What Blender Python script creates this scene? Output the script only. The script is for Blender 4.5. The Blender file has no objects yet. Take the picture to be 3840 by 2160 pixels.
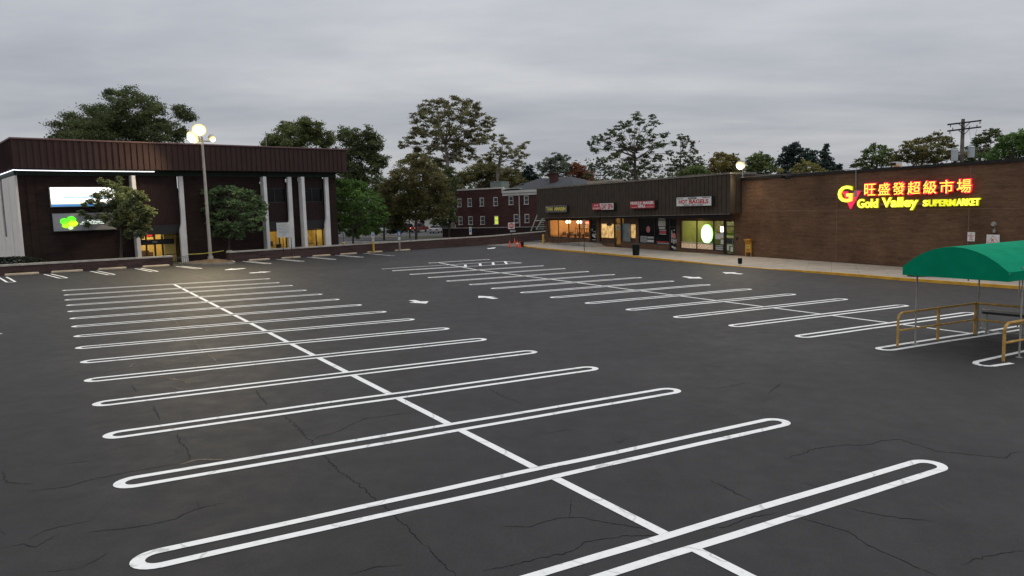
import bpy, bmesh, math, random
import numpy as np
from mathutils import Vector, Matrix

random.seed(11)
C = bpy.context.scene.collection
SC = bpy.context.scene
R = math.radians

# ------------------------------------------------------------------ camera
CAM_H = 3.874
PITCH, ROLL = R(6.2314), R(-1.6)
cp, sp = math.cos(PITCH), math.sin(PITCH)
fw = Vector((0, cp, -sp)); rt = Vector((1, 0, 0)); up = Vector((0, sp, cp))
c_, s_ = math.cos(ROLL), math.sin(ROLL)
r2 = c_ * rt + s_ * up; u2 = -s_ * rt + c_ * up
camd = bpy.data.cameras.new('camera'); cam = bpy.data.objects.new('camera', camd); C.objects.link(cam)
m = Matrix((( r2.x, u2.x, -fw.x, 0), (r2.y, u2.y, -fw.y, 0), (r2.z, u2.z, -fw.z, CAM_H), (0, 0, 0, 1)))
cam.matrix_world = m
camd.sensor_width = 36.0; camd.lens = 36 * 2757.76 / 3840
camd.clip_start = 0.1; camd.clip_end = 6000
SC.camera = cam

# ------------------------------------------------------------------ world / light
SC.view_settings.view_transform = 'Standard'; SC.view_settings.look = 'None'
SC.view_settings.exposure = 0.0; SC.view_settings.gamma = 1.0
SUN_EL, SUN_AZ = 56.0, 62.0          # azimuth clockwise from +Y
W = bpy.data.worlds.new('World'); SC.world = W; W.use_nodes = True
nt = W.node_tree; nt.nodes.clear()
def wn(t, **k):
    n = nt.nodes.new(t)
    for a, b in k.items(): setattr(n, a, b)
    return n
def L(a, b): nt.links.new(a, b)
out = wn('ShaderNodeOutputWorld'); bg = wn('ShaderNodeBackground'); L(bg.outputs[0], out.inputs[0])
bg.inputs[1].default_value = 0.1
sky = wn('ShaderNodeTexSky'); sky.sky_type = 'NISHITA'; sky.sun_disc = False
sky.sun_elevation = R(SUN_EL); sky.sun_rotation = R(SUN_AZ); sky.air_density = 1.0; sky.dust_density = 3.0
tc = wn('ShaderNodeTexCoord'); sx = wn('ShaderNodeSeparateXYZ'); L(tc.outputs['Generated'], sx.inputs[0])
def mth(op, a, b=None, c=None):
    n = wn('ShaderNodeMath', operation=op)
    for i, v in enumerate((a, b, c)):
        if v is None: continue
        if isinstance(v, (int, float)): n.inputs[i].default_value = v
        else: L(v, n.inputs[i])
    return n.outputs[0]
zc = mth('MAXIMUM', sx.outputs[2], 0.0)
zz = mth('ADD', zc, 0.13)
px_ = mth('DIVIDE', sx.outputs[0], zz); py_ = mth('DIVIDE', sx.outputs[1], zz)
cb = wn('ShaderNodeCombineXYZ'); L(px_, cb.inputs[0]); L(py_, cb.inputs[1])
mp = wn('ShaderNodeMapping'); L(cb.outputs[0], mp.inputs[0]); mp.inputs['Rotation'].default_value = (0, 0, R(8)); mp.inputs['Scale'].default_value = (0.42, 1.0, 1)
n1 = wn('ShaderNodeTexNoise'); L(mp.outputs[0], n1.inputs['Vector']); n1.inputs['Scale'].default_value = 0.62; n1.inputs['Detail'].default_value = 7; n1.inputs['Roughness'].default_value = 0.52; n1.inputs['Distortion'].default_value = 0.5
mp2 = wn('ShaderNodeMapping'); L(cb.outputs[0], mp2.inputs[0]); mp2.inputs['Location'].default_value = (3.1, 7.7, 0); mp2.inputs['Scale'].default_value = (0.8, 1.3, 1)
n2 = wn('ShaderNodeTexNoise'); L(mp2.outputs[0], n2.inputs['Vector']); n2.inputs['Scale'].default_value = 1.5; n2.inputs['Detail'].default_value = 6; n2.inputs['Roughness'].default_value = 0.55
rp = wn('ShaderNodeValToRGB'); L(n1.outputs[0], rp.inputs[0])
e = rp.color_ramp.elements
e[0].position = 0.30; e[0].color = (0.36, 0.385, 0.435, 1)
e[1].position = 0.68; e[1].color = (0.65, 0.655, 0.665, 1)
k = rp.color_ramp.elements.new(0.5); k.color = (0.485, 0.50, 0.535, 1)
rp2 = wn('ShaderNodeValToRGB'); L(n2.outputs[0], rp2.inputs[0])
e = rp2.color_ramp.elements
e[0].position = 0.32; e[0].color = (0.88, 0.89, 0.91, 1); e[1].position = 0.72; e[1].color = (1.09, 1.085, 1.07, 1)
mx = wn('ShaderNodeMix', data_type='RGBA', blend_type='MULTIPLY'); mx.inputs[0].default_value = 1.0
L(rp.outputs[0], mx.inputs[6]); L(rp2.outputs[0], mx.inputs[7])
# an overcast dome is brighter overhead than at the horizon
zr = wn('ShaderNodeMapRange'); L(zc, zr.inputs[0]); zr.inputs[1].default_value = 0.0; zr.inputs[2].default_value = 0.9
zr.inputs[3].default_value = 0.86; zr.inputs[4].default_value = 1.85
mz = wn('ShaderNodeMix', data_type='RGBA', blend_type='MULTIPLY'); mz.inputs[0].default_value = 1.0
cz = wn('ShaderNodeCombineColor'); L(zr.outputs[0], cz.inputs[0]); L(zr.outputs[0], cz.inputs[1]); L(zr.outputs[0], cz.inputs[2])
L(mx.outputs[2], mz.inputs[6]); L(cz.outputs[0], mz.inputs[7])
sc10 = wn('ShaderNodeMix', data_type='RGBA', blend_type='MULTIPLY'); sc10.inputs[0].default_value = 1.0
L(mz.outputs[2], sc10.inputs[6]); sc10.inputs[7].default_value = (9.4, 9.4, 9.4, 1)
ad = wn('ShaderNodeMix', data_type='RGBA', blend_type='ADD'); ad.inputs[0].default_value = 0.06
L(sc10.outputs[2], ad.inputs[6]); L(sky.outputs[0], ad.inputs[7]); L(ad.outputs[2], bg.inputs[0])
sund = bpy.data.lights.new('sun', 'SUN'); sund.energy = 0.9; sund.angle = R(40); sund.color = (1.0, 0.97, 0.93)
sun = bpy.data.objects.new('sun', sund); C.objects.link(sun)
sdir = Vector((math.sin(R(SUN_AZ)) * math.cos(R(SUN_EL)), math.cos(R(SUN_AZ)) * math.cos(R(SUN_EL)), math.sin(R(SUN_EL))))
sun.rotation_euler = sdir.to_track_quat('Z', 'Y').to_euler()

# ------------------------------------------------------------------ ground level
GA, GB = -0.0165213, -0.0084047
def gz(x, y):
    x = max(-60.0, min(60.0, x)); y = max(-30.0, min(100.0, y))
    return GA * x + GB * y

# ------------------------------------------------------------------ materials
MATS = {}
class NB:
    """small node helper for one material"""
    def __init__(s, name):
        s.m = bpy.data.materials.new(name); s.m.use_nodes = True; s.t = s.m.node_tree; s.t.nodes.clear()
        s.out = s.n('ShaderNodeOutputMaterial'); s.b = s.n('ShaderNodeBsdfPrincipled'); s.l(s.b.outputs[0], s.out.inputs[0])
    def n(s, t, **k):
        x = s.t.nodes.new(t)
        for a, b in k.items(): setattr(x, a, b)
        return x
    def l(s, a, b): s.t.links.new(a, b)
    def obj(s): return s.n('ShaderNodeTexCoord').outputs['Object']
    def noise(s, scale, detail=4, rough=.55, vec=None, dist=0):
        x = s.n('ShaderNodeTexNoise'); x.inputs['Scale'].default_value = scale; x.inputs['Detail'].default_value = detail
        x.inputs['Roughness'].default_value = rough; x.inputs['Distortion'].default_value = dist
        s.l(vec if vec is not None else s.obj(), x.inputs['Vector']); return x.outputs[0]
    def ramp(s, fac, stops):
        x = s.n('ShaderNodeValToRGB'); s.l(fac, x.inputs[0]); e = x.color_ramp.elements
        while len(e) < len(stops): e.new(0.5)
        for i, (p, c) in enumerate(stops):
            e[i].position = p; e[i].color = (*c, 1) if not isinstance(c, (int, float)) else (c, c, c, 1)
        return x.outputs[0]
    def mix(s, fac, a, b, mode='MIX'):
        x = s.n('ShaderNodeMix', data_type='RGBA', blend_type=mode)
        for i, v in ((0, fac), (6, a), (7, b)):
            if isinstance(v, (int, float)): x.inputs[i].default_value = v
            elif isinstance(v, tuple): x.inputs[i].default_value = (*v, 1)
            else: s.l(v, x.inputs[i])
        return x.outputs[2]
    def bump(s, h, strength=.3, dist=.02):
        x = s.n('ShaderNodeBump'); x.inputs['Strength'].default_value = strength; x.inputs['Distance'].default_value = dist
        s.l(h, x.inputs['Height']); s.l(x.outputs[0], s.b.inputs['Normal'])
    def col(s, c):
        if isinstance(c, tuple): s.b.inputs['Base Color'].default_value = (*c, 1)
        else: s.l(c, s.b.inputs['Base Color'])
    def rough(s, r): s.b.inputs['Roughness'].default_value = r

def mat(name, c, rough=.7, var=.18, scale=3.0, metal=0.0, bump=0.0, bscale=40):
    if name in MATS: return MATS[name]
    n = NB(name); a = n.noise(scale, 5)
    lo = tuple(v * (1 - var) for v in c); hi = tuple(min(1, v * (1 + var)) for v in c)
    n.col(n.ramp(a, [(.3, lo), (.7, hi)])); n.rough(rough); n.b.inputs['Metallic'].default_value = metal
    if rough >= .6: n.b.inputs['Specular IOR Level'].default_value = .2
    if bump: n.bump(n.noise(bscale, 3), bump, .01)
    MATS[name] = n.m; return n.m

def emit(name, c, strength, base=None):
    if name in MATS: return MATS[name]
    n = NB(name); n.col(base or tuple(min(.8, v) for v in c)); n.b.inputs['Emission Color'].default_value = (*c, 1)
    n.b.inputs['Emission Strength'].default_value = strength; n.rough(.5)
    MATS[name] = n.m; return n.m

def brick(name, c1, c2, mortar, scale=1.0, patch=.25):
    n = NB(name); o = n.obj(); s = n.n('ShaderNodeSeparateXYZ'); n.l(o, s.inputs[0])
    a = n.n('ShaderNodeMath', operation='ADD'); n.l(s.outputs[0], a.inputs[0]); n.l(s.outputs[1], a.inputs[1])
    cbn = n.n('ShaderNodeCombineXYZ'); n.l(a.outputs[0], cbn.inputs[0]); n.l(s.outputs[2], cbn.inputs[1])
    b = n.n('ShaderNodeTexBrick'); n.l(cbn.outputs[0], b.inputs['Vector'])
    b.inputs['Scale'].default_value = 1.0; b.inputs['Brick Width'].default_value = .215 * scale; b.inputs['Row Height'].default_value = .075 * scale
    b.inputs['Mortar Size'].default_value = .008 * scale; b.inputs['Bias'].default_value = -.2
    b.inputs['Color1'].default_value = (*c1, 1); b.inputs['Color2'].default_value = (*c2, 1); b.inputs['Mortar'].default_value = (*mortar, 1)
    # weathering streaks and courses of lighter bricks
    mp = n.n('ShaderNodeMapping'); n.l(cbn.outputs[0], mp.inputs[0]); mp.inputs['Scale'].default_value = (.45, 3.0, 1)
    w = n.ramp(n.noise(1.6, 6, .65, mp.outputs[0]), [(.32, 1 - patch), (.68, 1 + patch)])
    w2 = n.ramp(n.noise(.35, 3, .5, cbn.outputs[0]), [(.33, .74), (.5, 1.0), (.68, 1.16)])
    n.col(n.mix(1.0, n.mix(1.0, b.outputs['Color'], w, 'MULTIPLY'), w2, 'MULTIPLY')); n.rough(.9); n.b.inputs['Specular IOR Level'].default_value = .12
    n.bump(b.outputs['Fac'], -.4, .01)
    MATS[name] = n.m; return n.m

def leafmat(name, c, var=.36):
    n = NB(name); g = n.n('ShaderNodeNewGeometry')
    a = n.ramp(g.outputs['Random Per Island'], [(0, tuple(v * (1 - var) for v in c)), (.6, c), (1, tuple(min(1, v * (1 + var)) for v in c))])
    b = n.ramp(n.noise(.55, 3), [(.35, .62), (.65, 1.3)])
    n.col(n.mix(1.0, a, b, 'MULTIPLY')); n.rough(.75)
    n.b.inputs['Specular IOR Level'].default_value = .25
    tr = n.n('ShaderNodeBsdfTranslucent'); n.l(n.mix(1.0, a, b, 'MULTIPLY'), tr.inputs[0])
    ms = n.n('ShaderNodeMixShader'); ms.inputs[0].default_value = .35
    n.l(n.b.outputs[0], ms.inputs[1]); n.l(tr.outputs[0], ms.inputs[2]); n.l(ms.outputs[0], n.out.inputs[0])
    MATS[name] = n.m; return n.m

def glassmat(name, tint=(.9, .93, .92), gloss=.12):
    n = NB(name); t = n.n('ShaderNodeBsdfTransparent'); t.inputs[0].default_value = (*tint, 1)
    g = n.n('ShaderNodeBsdfGlossy'); g.inputs['Roughness'].default_value = .03
    f = n.n('ShaderNodeFresnel'); f.inputs[0].default_value = 1.5
    ad = n.n('ShaderNodeMath', operation='ADD'); n.l(f.outputs[0], ad.inputs[0]); ad.inputs[1].default_value = gloss - .04
    ms = n.n('ShaderNodeMixShader'); n.l(ad.outputs[0], ms.inputs[0]); n.l(t.outputs[0], ms.inputs[1]); n.l(g.outputs[0], ms.inputs[2])
    n.l(ms.outputs[0], n.out.inputs[0]); MATS[name] = n.m; return n.m

def asphalt():
    n = NB('sealed_asphalt'); o = n.obj()
    big = n.ramp(n.noise(.16, 5, .6, o, .6), [(.28, (.0205, .0196, .0204)), (.5, (.0248, .0236, .0243)), (.74, (.0370, .0335, .0333))])
    mp = n.n('ShaderNodeMapping'); n.l(o, mp.inputs[0]); mp.inputs['Rotation'].default_value = (0, 0, R(-32)); mp.inputs['Scale'].default_value = (1.0, .12, 1)
    streak = n.ramp(n.noise(.9, 6, .62, mp.outputs[0], .4), [(.28, .88), (.5, 1.0), (.75, 1.14)])
    blot = n.ramp(n.noise(1.3, 5, .6, o, 1.0), [(.25, .90), (.36, .99), (.75, 1.04)])
    grain = n.ramp(n.noise(38, 5, .78, o), [(.2, .55), (.5, 1.0), (.8, 1.55)])
    c = n.mix(1.0, n.mix(1.0, n.mix(1.0, big, streak, 'MULTIPLY'), blot, 'MULTIPLY'), grain, 'MULTIPLY')
    pv = n.n('ShaderNodeTexVoronoi'); pv.inputs['Scale'].default_value = 5.5; n.l(o, pv.inputs['Vector'])
    pit = n.ramp(pv.outputs['Distance'], [(0.0, .35), (.05, .45), (.09, 1.0)])
    pm = n.ramp(n.noise(.8, 4, .6, o), [(.48, 0.0), (.6, 1.0)])
    c = n.mix(pm, c, n.mix(1.0, c, pit, 'MULTIPLY'))
    tm = n.n('ShaderNodeMapping'); n.l(o, tm.inputs[0]); tm.inputs['Rotation'].default_value = (0, 0, R(38)); tm.inputs['Scale'].default_value = (.9, .05, 1)
    tyre = n.ramp(n.noise(2.6, 4, .6, tm.outputs[0], .3), [(.60, 1.0), (.68, 1.22), (.74, 1.0)])
    tmask = n.ramp(n.noise(.12, 2, .5, o), [(.45, 0.0), (.6, .8)])
    c = n.mix(tmask, c, n.mix(1.0, c, tyre, 'MULTIPLY'))
    # fine crazing where the seal coat has opened
    ds = n.n('ShaderNodeTexNoise'); ds.inputs['Scale'].default_value = 1.2; ds.inputs['Detail'].default_value = 5; n.l(o, ds.inputs['Vector'])
    vm = n.n('ShaderNodeVectorMath', operation='ADD'); n.l(o, vm.inputs[0]); n.l(ds.outputs['Color'], vm.inputs[1])
    v = n.n('ShaderNodeTexVoronoi', feature='DISTANCE_TO_EDGE'); v.inputs['Scale'].default_value = .42; n.l(vm.outputs[0], v.inputs['Vector'])
    cr = n.ramp(v.outputs['Distance'], [(0, 1.0), (.006, .9), (.012, 0.0)])
    msk = n.ramp(n.noise(.22, 3, .5, o), [(.53, 0.0), (.62, .75)])
    f = n.mix(1.0, cr, msk, 'MULTIPLY')
    n.col(n.mix(f, c, (.012, .011, .012)))
    rr = n.ramp(n.noise(2.0, 4, .6, o), [(.3, .62), (.7, .74)]); n.l(rr, n.b.inputs['Roughness'])
    n.b.inputs['Specular IOR Level'].default_value = .25
    n.bump(n.noise(70, 2, .7, o), .35, .006)
    return n.m
M_ASPH = asphalt()
def paint():
    n = NB('white_line_paint'); o = n.obj()
    w = n.ramp(n.noise(9, 6, .65, o), [(.22, (.60, .60, .58)), (.45, (.80, .80, .775)), (.8, (.86, .86, .835))])
    sc_ = n.ramp(n.noise(2.2, 7, .72, o, .6), [(.27, .62), (.34, 1.0)])
    ds = n.n('ShaderNodeTexNoise'); ds.inputs['Scale'].default_value = 1.2; ds.inputs['Detail'].default_value = 5; n.l(o, ds.inputs['Vector'])
    vm = n.n('ShaderNodeVectorMath', operation='ADD'); n.l(o, vm.inputs[0]); n.l(ds.outputs['Color'], vm.inputs[1])
    v = n.n('ShaderNodeTexVoronoi', feature='DISTANCE_TO_EDGE'); v.inputs['Scale'].default_value = .6; n.l(vm.outputs[0], v.inputs['Vector'])
    hair = n.ramp(v.outputs['Distance'], [(0, .62), (.008, .8), (.014, 1.0)])
    n.col(n.mix(1.0, n.mix(1.0, w, sc_, 'MULTIPLY'), hair, 'MULTIPLY')); n.rough(.6); n.bump(n.noise(70, 2, .7, o), .3, .004); return n.m
M_PAINT = paint()
M_ROAD = mat('old_asphalt', (.085, .085, .088), .85, .2, .8)
M_DIRT = mat('ground_soil', (.07, .06, .042), .95, .35, .6)
M_GRASS = mat('dull_grass', (.085, .08, .035), .95, .35, .9)
def concrete():
    n = NB('sidewalk_concrete'); o = n.obj()
    mp = n.n('ShaderNodeMapping'); n.l(o, mp.inputs[0]); mp.inputs['Rotation'].default_value = (0, 0, R(23.6))
    b = n.n('ShaderNodeTexBrick'); n.l(mp.outputs[0], b.inputs['Vector']); b.offset = 0; b.inputs['Scale'].default_value = 1
    b.inputs['Brick Width'].default_value = 1.5; b.inputs['Row Height'].default_value = 1.6; b.inputs['Mortar Size'].default_value = .012
    b.inputs['Color1'].default_value = (.34, .295, .235, 1); b.inputs['Color2'].default_value = (.38, .33, .27, 1); b.inputs['Mortar'].default_value = (.2, .17, .14, 1)
    st = n.ramp(n.noise(.9, 6, .6, o), [(.3, .78), (.65, 1.1)]); g = n.ramp(n.noise(30, 3, .6, o), [(.3, .9), (.7, 1.08)])
    n.col(n.mix(1.0, n.mix(1.0, b.outputs['Color'], st, 'MULTIPLY'), g, 'MULTIPLY')); n.rough(.9); return n.m
M_CONC = concrete()
M_CONC2 = mat('grey_concrete', (.27, .255, .225), .9, .25, 1.5)
M_CAP = mat('coping_concrete', (.42, .39, .34), .9, .25, 2.0)
M_STOP = mat('wheel_stop_concrete', (.43, .35, .25), .9, .18, 2.5)
M_YEL = mat('yellow_paint', (.66, .36, .045), .6, .22, 2.0)
M_YEL2 = mat('yellow_post_paint', (.60, .36, .04), .55, .15, 2.0)
M_RAIL = mat('worn_ochre_paint', (.50, .30, .085), .65, .3, 5.0)
M_GREYM = mat('grey_metal', (.34, .33, .30), .55, .2, 3, .3)
M_DARKM = mat('dark_metal', (.028, .026, .025), .5, .3, 4, .2)
M_BLACK = mat('black_plastic', (.014, .015, .016), .45, .3, 4)
M_BRICK_R = brick('brown_brick', (.158, .084, .048), (.106, .059, .036), (.125, .085, .058))
M_BRICK_L = brick('dark_maroon_brick', (.037, .0225, .020), (.026, .0165, .015), (.032, .023, .021), 1.0, .2)
M_BRICK_W = brick('parapet_brick', (.085, .050, .046), (.046, .031, .032), (.085, .066, .06), 1.3, .3)
M_BRICK_H = brick('red_house_brick', (.090, .039, .036), (.062, .028, .026), (.07, .044, .04), 1.0, .22)
M_BROWN = mat('dark_brown_board', (.060, .046, .034), .8, .2, 1.5)
M_GROOVE = mat('board_gap', (.012, .010, .009), .9)
M_MAROON = mat('maroon_metal', (.049, .0265, .0245), .65, .14, 1.0)
M_MARDK = mat('maroon_rib_panel', (.032, .0165, .0165), .6, .16, 1.2)
M_GREENB = mat('dark_green_beam', (.022, .036, .026), .6, .2, 1.5)
M_COL = mat('painted_column', (.70, .685, .68), .7, .1, 1.0)
M_PWHITE = mat('offwhite_panel', (.78, .735, .69), .75, .08, .8)
M_TRIM = mat('white_trim', (.62, .60, .55), .7, .12, 2.0)
M_ROOF = mat('shingle_roof', (.058, .061, .067), .9, .2, 2.5)
M_FLATR = mat('flat_roof', (.15, .145, .14), .95, .2, 1)
M_FASC = mat('metal_coping', (.20, .175, .145), .6, .3, 1.5, .2)
M_BLKEDGE = mat('black_roof_edge', (.022, .021, .02), .7, .2, 2)
M_DGLASS = mat('dark_window_glass', (.008, .009, .010), .12, .2, 1); M_DGLASS.node_tree.nodes['Principled BSDF'].inputs['Specular IOR Level'].default_value = .18
M_GLASS = glassmat('clear_glass', (.93, .95, .93), .06)
M_BARK = mat('bark', (.075, .06, .047), .95, .35, 3)
M_BARKP = mat('pale_bark', (.21, .185, .15), .95, .45, 2.2)
M_ORANGE = mat('cone_orange', (.80, .11, .045), .5, .1, 4)
M_WHITE = mat('sign_white', (.72, .72, .69), .55, .05, 3)
M_SIGNR = mat('sign_red', (.50, .032, .045), .5, .08, 3)
M_SIGNK = mat('sign_black', (.02, .02, .02), .5)
M_NAVY = mat('sign_navy', (.012, .016, .05), .5)
M_SIGNB = mat('sign_blue', (.04, .16, .52), .5)
M_SIGNG = mat('sign_green_print', (.10, .24, .16), .5)
M_GOLD = mat('gold_letter', (.78, .66, .13), .5, .1, 4)
M_PINK = mat('pink_sticker', (.55, .20, .19), .6)
M_TRASH = mat('dark_green_bin', (.010, .017, .014), .62, .3, 3)
M_MBOX = mat('orange_yellow_box', (.56, .27, .035), .5, .12, 2)
def canvas():
    n = NB('green_canvas'); o = n.obj(); a = n.noise(2.0, 5, .6, o)
    n.col(n.ramp(a, [(.3, (.0, .225, .112)), (.7, (.002, .285, .148))])); n.rough(.9); n.b.inputs['Specular IOR Level'].default_value = .08
    tr = n.n('ShaderNodeBsdfTranslucent'); tr.inputs[0].default_value = (.0, .10, .055, 1)
    ms = n.n('ShaderNodeMixShader'); ms.inputs[0].default_value = .06
    n.l(n.b.outputs[0], ms.inputs[1]); n.l(tr.outputs[0], ms.inputs[2]); n.l(ms.outputs[0], n.out.inputs[0]); n.bump(n.noise(1.5, 3, .5, o), .25, .05); return n.m
M_CANV = canvas()

# ------------------------------------------------------------------ mesh builder
class MB:
    def __init__(s): s.v = []; s.f = []; s.mi = []
    def face(s, pts, m=0):
        b = len(s.v); s.v += [tuple(p) for p in pts]; s.f.append(list(range(b, b + len(pts)))); s.mi.append(m); return s
    def box(s, x0, x1, y0, y1, z0, z1, m=0):
        b = len(s.v)
        s.v += [(x0, y0, z0), (x1, y0, z0), (x1, y1, z0), (x0, y1, z0), (x0, y0, z1), (x1, y0, z1), (x1, y1, z1), (x0, y1, z1)]
        for q in ((0, 3, 2, 1), (4, 5, 6, 7), (0, 1, 5, 4), (1, 2, 6, 5), (2, 3, 7, 6), (3, 0, 4, 7)):
            s.f.append([b + i for i in q]); s.mi.append(m)
        return s
    def bar(s, p0, p1, w, h, m=0):
        """square bar between two points, width w (horizontal) and height h"""
        p0 = Vector(p0); p1 = Vector(p1); d = (p1 - p0).normalized(); a = d.cross(Vector((0, 0, 1)))
        if a.length < 1e-4: a = Vector((1, 0, 0))
        a.normalize(); u = a.cross(d); b = len(s.v)
        for p in (p0, p1):
            for i, j in ((-1, -1), (1, -1), (1, 1), (-1, 1)): s.v.append(tuple(p + a * (w / 2 * i) + u * (h / 2 * j)))
        for q in ((0, 3, 2, 1), (4, 5, 6, 7), (0, 1, 5, 4), (1, 2, 6, 5), (2, 3, 7, 6), (3, 0, 4, 7)):
            s.f.append([b + i for i in q]); s.mi.append(m)
        return s
    def tube(s, pts, rad, n=8, m=0, caps=True):
        pts = [Vector(p) for p in pts]; rads = rad if isinstance(rad, (list, tuple)) else [rad] * len(pts)
        b = len(s.v); a = None
        for i, p in enumerate(pts):
            d = (pts[min(i + 1, len(pts) - 1)] - pts[max(i - 1, 0)]).normalized()
            if a is None:
                a = d.cross(Vector((0, 0, 1)))
                if a.length < 1e-3: a = Vector((1, 0, 0))
            a = (a - d * a.dot(d)).normalized(); u = d.cross(a)
            for k in range(n):
                t = 2 * math.pi * k / n; s.v.append(tuple(p + (a * math.cos(t) + u * math.sin(t)) * rads[i]))
        for i in range(len(pts) - 1):
            for k in range(n):
                s.f.append([b + i * n + k, b + i * n + (k + 1) % n, b + (i + 1) * n + (k + 1) % n, b + (i + 1) * n + k]); s.mi.append(m)
        if caps:
            s.f.append([b + k for k in range(n)][::-1]); s.mi.append(m)
            s.f.append([b + (len(pts) - 1) * n + k for k in range(n)]); s.mi.append(m)
        return s
    def lathe(s, prof, c=(0, 0, 0), n=16, m=0):
        b = len(s.v)
        for r, z in prof:
            for k in range(n):
                t = 2 * math.pi * k / n; s.v.append((c[0] + r * math.cos(t), c[1] + r * math.sin(t), c[2] + z))
        for i in range(len(prof) - 1):
            for k in range(n):
                s.f.append([b + i * n + k, b + i * n + (k + 1) % n, b + (i + 1) * n + (k + 1) % n, b + (i + 1) * n + k]); s.mi.append(m)
        s.f.append([b + k for k in range(n)][::-1]); s.mi.append(m)
        s.f.append([b + (len(prof) - 1) * n + k for k in range(n)]); s.mi.append(m)
        return s
    def prism(s, poly, fa, fb, m=0):
        """closed outline; fa and fb map each 2-D point to the two end faces"""
        b = len(s.v); n = len(poly)
        s.v += [tuple(fa(*p)) for p in poly] + [tuple(fb(*p)) for p in poly]
        s.f.append(list(range(b, b + n))[::-1]); s.mi.append(m); s.f.append(list(range(b + n, b + 2 * n))); s.mi.append(m)
        for i in range(n):
            j = (i + 1) % n; s.f.append([b + i, b + j, b + n + j, b + n + i]); s.mi.append(m)
        return s
    def build(s, name, mats, parent=None, smooth=False, bevel=0):
        me = bpy.data.meshes.new(name); me.from_pydata(s.v, [], s.f); me.update()
        for mm in (mats if isinstance(mats, (list, tuple)) else [mats]): me.materials.append(mm)
        if any(s.mi): me.polygons.foreach_set('material_index', s.mi)
        bm = bmesh.new(); bm.from_mesh(me); bmesh.ops.recalc_face_normals(bm, faces=bm.faces)
        bm.to_mesh(me); bm.free()
        if smooth: me.polygons.foreach_set('use_smooth', [True] * len(me.polygons))
        o = bpy.data.objects.new(name, me); C.objects.link(o)
        if parent is not None: o.parent = parent
        if bevel:
            bv = o.modifiers.new('bevel', 'BEVEL'); bv.width = bevel; bv.segments = 2; bv.limit_method = 'ANGLE'
        return o

def tag(o, label=None, cat=None, group=None, kind=None):
    if label: o['label'] = label
    if cat: o['category'] = cat
    if group: o['group'] = group
    if kind: o['kind'] = kind
    return o
def thing(name, label, cat, loc=(0, 0, 0), rz=0, group=None):
    o = bpy.data.objects.new(name, None); C.objects.link(o); o.location = loc; o.rotation_euler = (0, 0, rz)
    o.empty_display_size = .3
    return tag(o, label, cat, group)
def struct(o): o['kind'] = 'structure'; return o
def copy_tree(o, parent=None):
    c = o.copy(); C.objects.link(c); c.parent = parent
    for ch in list(o.children): copy_tree(ch, c)
    return c

def text(name, body, mats, parent, x0, x1, z0, z1, y, depth=.02, bold=.0, shear=0.0, rim=None, spacing=1.0, keep=False, mirror=False):
    """lettering fitted to the box x0..x1, z0..z1 in the parent's frame, facing -y"""
    cu = bpy.data.curves.new(name, 'FONT'); cu.body = body; cu.size = 1; cu.offset = bold; cu.extrude = depth; cu.shear = shear
    cu.align_x = 'CENTER'; cu.resolution_u = 3; cu.space_character = spacing; cu.space_line = .95
    t = bpy.data.objects.new(name, cu); C.objects.link(t)
    dg = bpy.context.evaluated_depsgraph_get(); dg.update(); me = bpy.data.meshes.new_from_object(t.evaluated_get(dg))
    bpy.data.objects.remove(t); bpy.data.curves.remove(cu)
    n = len(me.vertices); co = np.empty(n * 3, 'f'); me.vertices.foreach_get('co', co); co = co.reshape(-1, 3)
    lo = co.min(0); hi = co.max(0); sx_ = (x1 - x0) / (hi[0] - lo[0]); sz_ = (z1 - z0) / (hi[1] - lo[1])
    if keep: sx_ = sz_ = min(sx_, sz_)
    q = np.empty_like(co); cxm = (lo[0] + hi[0]) / 2; czm = (lo[1] + hi[1]) / 2
    q[:, 0] = (co[:, 0] - cxm) * sx_ + (x0 + x1) / 2; q[:, 2] = (co[:, 1] - czm) * sz_ + (z0 + z1) / 2
    q[:, 1] = y - co[:, 2]
    me.vertices.foreach_set('co', q.ravel()); me.materials.clear()
    for mm in (mats if isinstance(mats, (list, tuple)) else [mats]): me.materials.append(mm)
    if isinstance(mats, (list, tuple)) and len(mats) > 1:      # second material on the returns (edges)
        me.update(); mi = [0 if abs(p.normal.y) > .7 else 1 for p in me.polygons]; me.polygons.foreach_set('material_index', mi)
    me.update(); me.name = name
    o = bpy.data.objects.new(name, me); C.objects.link(o); o.parent = parent
    return o

def print_rows(parent, m, rows, y, seed=1):
    """rows of small illegible print: (x0, x1, z0, z1) each broken into word-length strokes"""
    rnd = random.Random(seed); b = MB()
    for x0, x1, z0, z1 in rows:
        x = x0; h = z1 - z0
        while x < x1:
            e = min(x1, x + h * rnd.uniform(1.5, 5.0)); b.box(x, e, y - .004, y, z0 + h * rnd.uniform(0, .12), z1 - h * rnd.uniform(0, .15)); x = e + h * rnd.uniform(.4, .7)
    return b.build('print', m, parent)

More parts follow.
